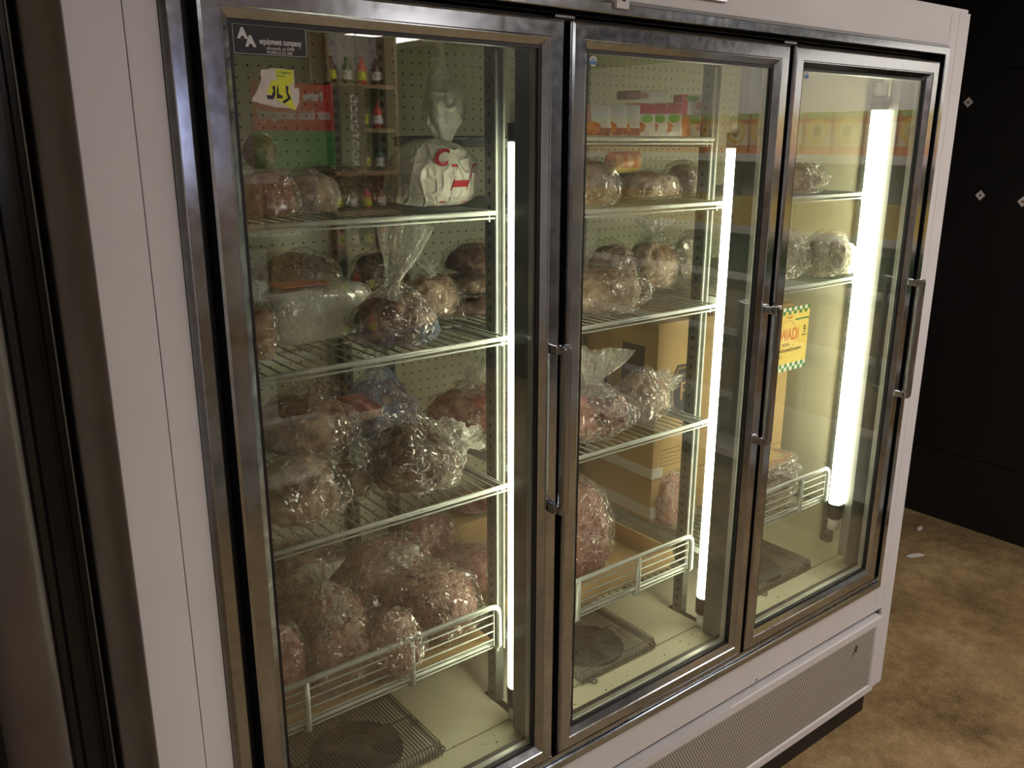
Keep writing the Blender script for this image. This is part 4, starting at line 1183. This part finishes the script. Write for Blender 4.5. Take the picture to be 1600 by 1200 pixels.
row_of('soap_carton', 'tan carton on the fifth grocery shelf', 'tan cartons on the fifth grocery shelf', 0.45, 'cardboard_dark', 0.2, 0.22, 0.12, 11, -0.66)

bs = thing('bottle_shelf', 'wooden wall shelving with rows of bottles facing the freezer', 'shelving', (1.50, -2.62, 0))
MB().box(0.0, 0.37, -0.18, -0.165, 0.0, 2.25).build('back_board', 'shop_wall', bs)
BZ = (0.80, 1.02, 1.25, 1.43, 1.62, 1.82, 2.02)
for z in BZ:
    MB().box(0, 0.37, -0.165, 0.0, z - 0.02, z).build('shelf_board', 'shelf_wood', bs)
for x in (0.0, 0.355):
    MB().box(x, x + 0.015, -0.165, 0.0, 0.0, 2.25).build('shelf_side', 'shelf_wood', bs)
bt = None
for zi, z in enumerate(BZ):
    for k in range(4):
        mt_ = ('glass_brown', 'glass_green', 'pack_red')[(k * 7 + zi) % 3]
        t = thing('bottle', 'small bottle on the wooden wall shelving opposite the freezer', 'bottle', (1.56 + k * 0.080, -2.70, z + 0.0005), group='bottles on the wall shelving')
        prof = [(0, .020), (0.004, .024), (0.075, .024), (0.092, .016), (0.10, .0095), (0.122, .0095)]
        MB().tube([(0, 0, a) for a, _ in prof], [r for _, r in prof], 14).build('glass_body', mt_, t)
        MB().tube([(0, 0, 0.1222), (0, 0, 0.132)], 0.0105, 12).build('cap', 'shelf_white', t)
        MB().tube([(0, 0, 0.02), (0, 0, 0.062)], 0.0244, 14, False).build('paper_label', 'paper_white' if k % 2 else 'label_yellow', t)

po = thing('detergent_poster', 'red and green poster asking about halal detergent, hung facing the freezer', 'poster', (0.94, -2.15, 1.66))
MB().box(0.0, 0.49, -0.012, -0.002, -0.02, 0.32).build('board', 'dark_wall', po)
MB().box(0.0, 0.345, -0.002, 0.0, 0.14, 0.32).build('red_field', 'pack_red', po)
MB().box(0.0, 0.345, -0.002, 0.0, 0.0, 0.14).build('green_field', 'pack_green', po)
text_mesh('lettering', 'Have you tried', 0.058, 'ink_white', po, (0.172, 0.001, 0.255), TOSHOP, align='CENTER', sx=0.72, bold=0.002)
text_mesh('lettering', 'our halal detergent?', 0.056, 'ink_white', po, (0.172, 0.001, 0.185), TOSHOP, align='CENTER', bold=0.002, sx=0.68)
text_mesh('lettering', 'ROOTGOOD', 0.048, 'ink_white', po, (0.42, 0.001, 0.0), (math.pi / 2, -math.pi / 2, math.pi), align='LEFT', bold=0.001)
MB().tube([(0.0, -0.007, 0.32), (0.0, -0.007, 0.838)], 0.002, 6).build('hanging_wire', 'wire_dark', po)
MB().tube([(0.46, -0.007, 0.32), (0.46, -0.007, 0.838)], 0.002, 6).build('hanging_wire', 'wire_dark', po)

gr = thing('aisle_shelf', 'low white aisle shelving full of coloured packets, opposite the left door', 'shelving', (0.0, -3.0, 0))
MB().box(-0.6, 1.40, -0.02, 0.0, 0.0, 1.62).build('back_panel', 'shelf_white', gr)
for z in (0.1, 0.42, 0.74, 1.05, 1.35):
    MB().box(-0.6, 1.40, 0.0, 0.30, z - 0.02, z).build('shelf_board', 'shelf_white', gr)
for zi, (z, ms) in enumerate(((0.42, ('shelf_wood', 'shelf_white')), (0.74, ('shelf_wood', 'cardboard')), (1.05, ('cardboard', 'shelf_white')), (1.35, ('shelf_wood', 'cardboard')))):
    me = {}
    lv = ('lowest', 'second', 'third', 'top')[zi]
    for k in range(11):
        m_ = ms[k % 2]
        if m_ not in me:
            o = MB().box(-0.08, 0.08, -0.05, 0.05, 0, 0.22, 0.004).build('snack_packet', m_)
            me[m_] = o.data
        else:
            o = link('snack_packet', me[m_])
        o.location = (-0.48 + k * 0.178, -2.80, z + 0.0005)
        tag(o, '%s snack packet in the %s row of the aisle shelving' % ({'shelf_wood': 'brown', 'cardboard': 'tan', 'shelf_white': 'white'}[m_], lv), 'packet', 'packets on the aisle shelving')
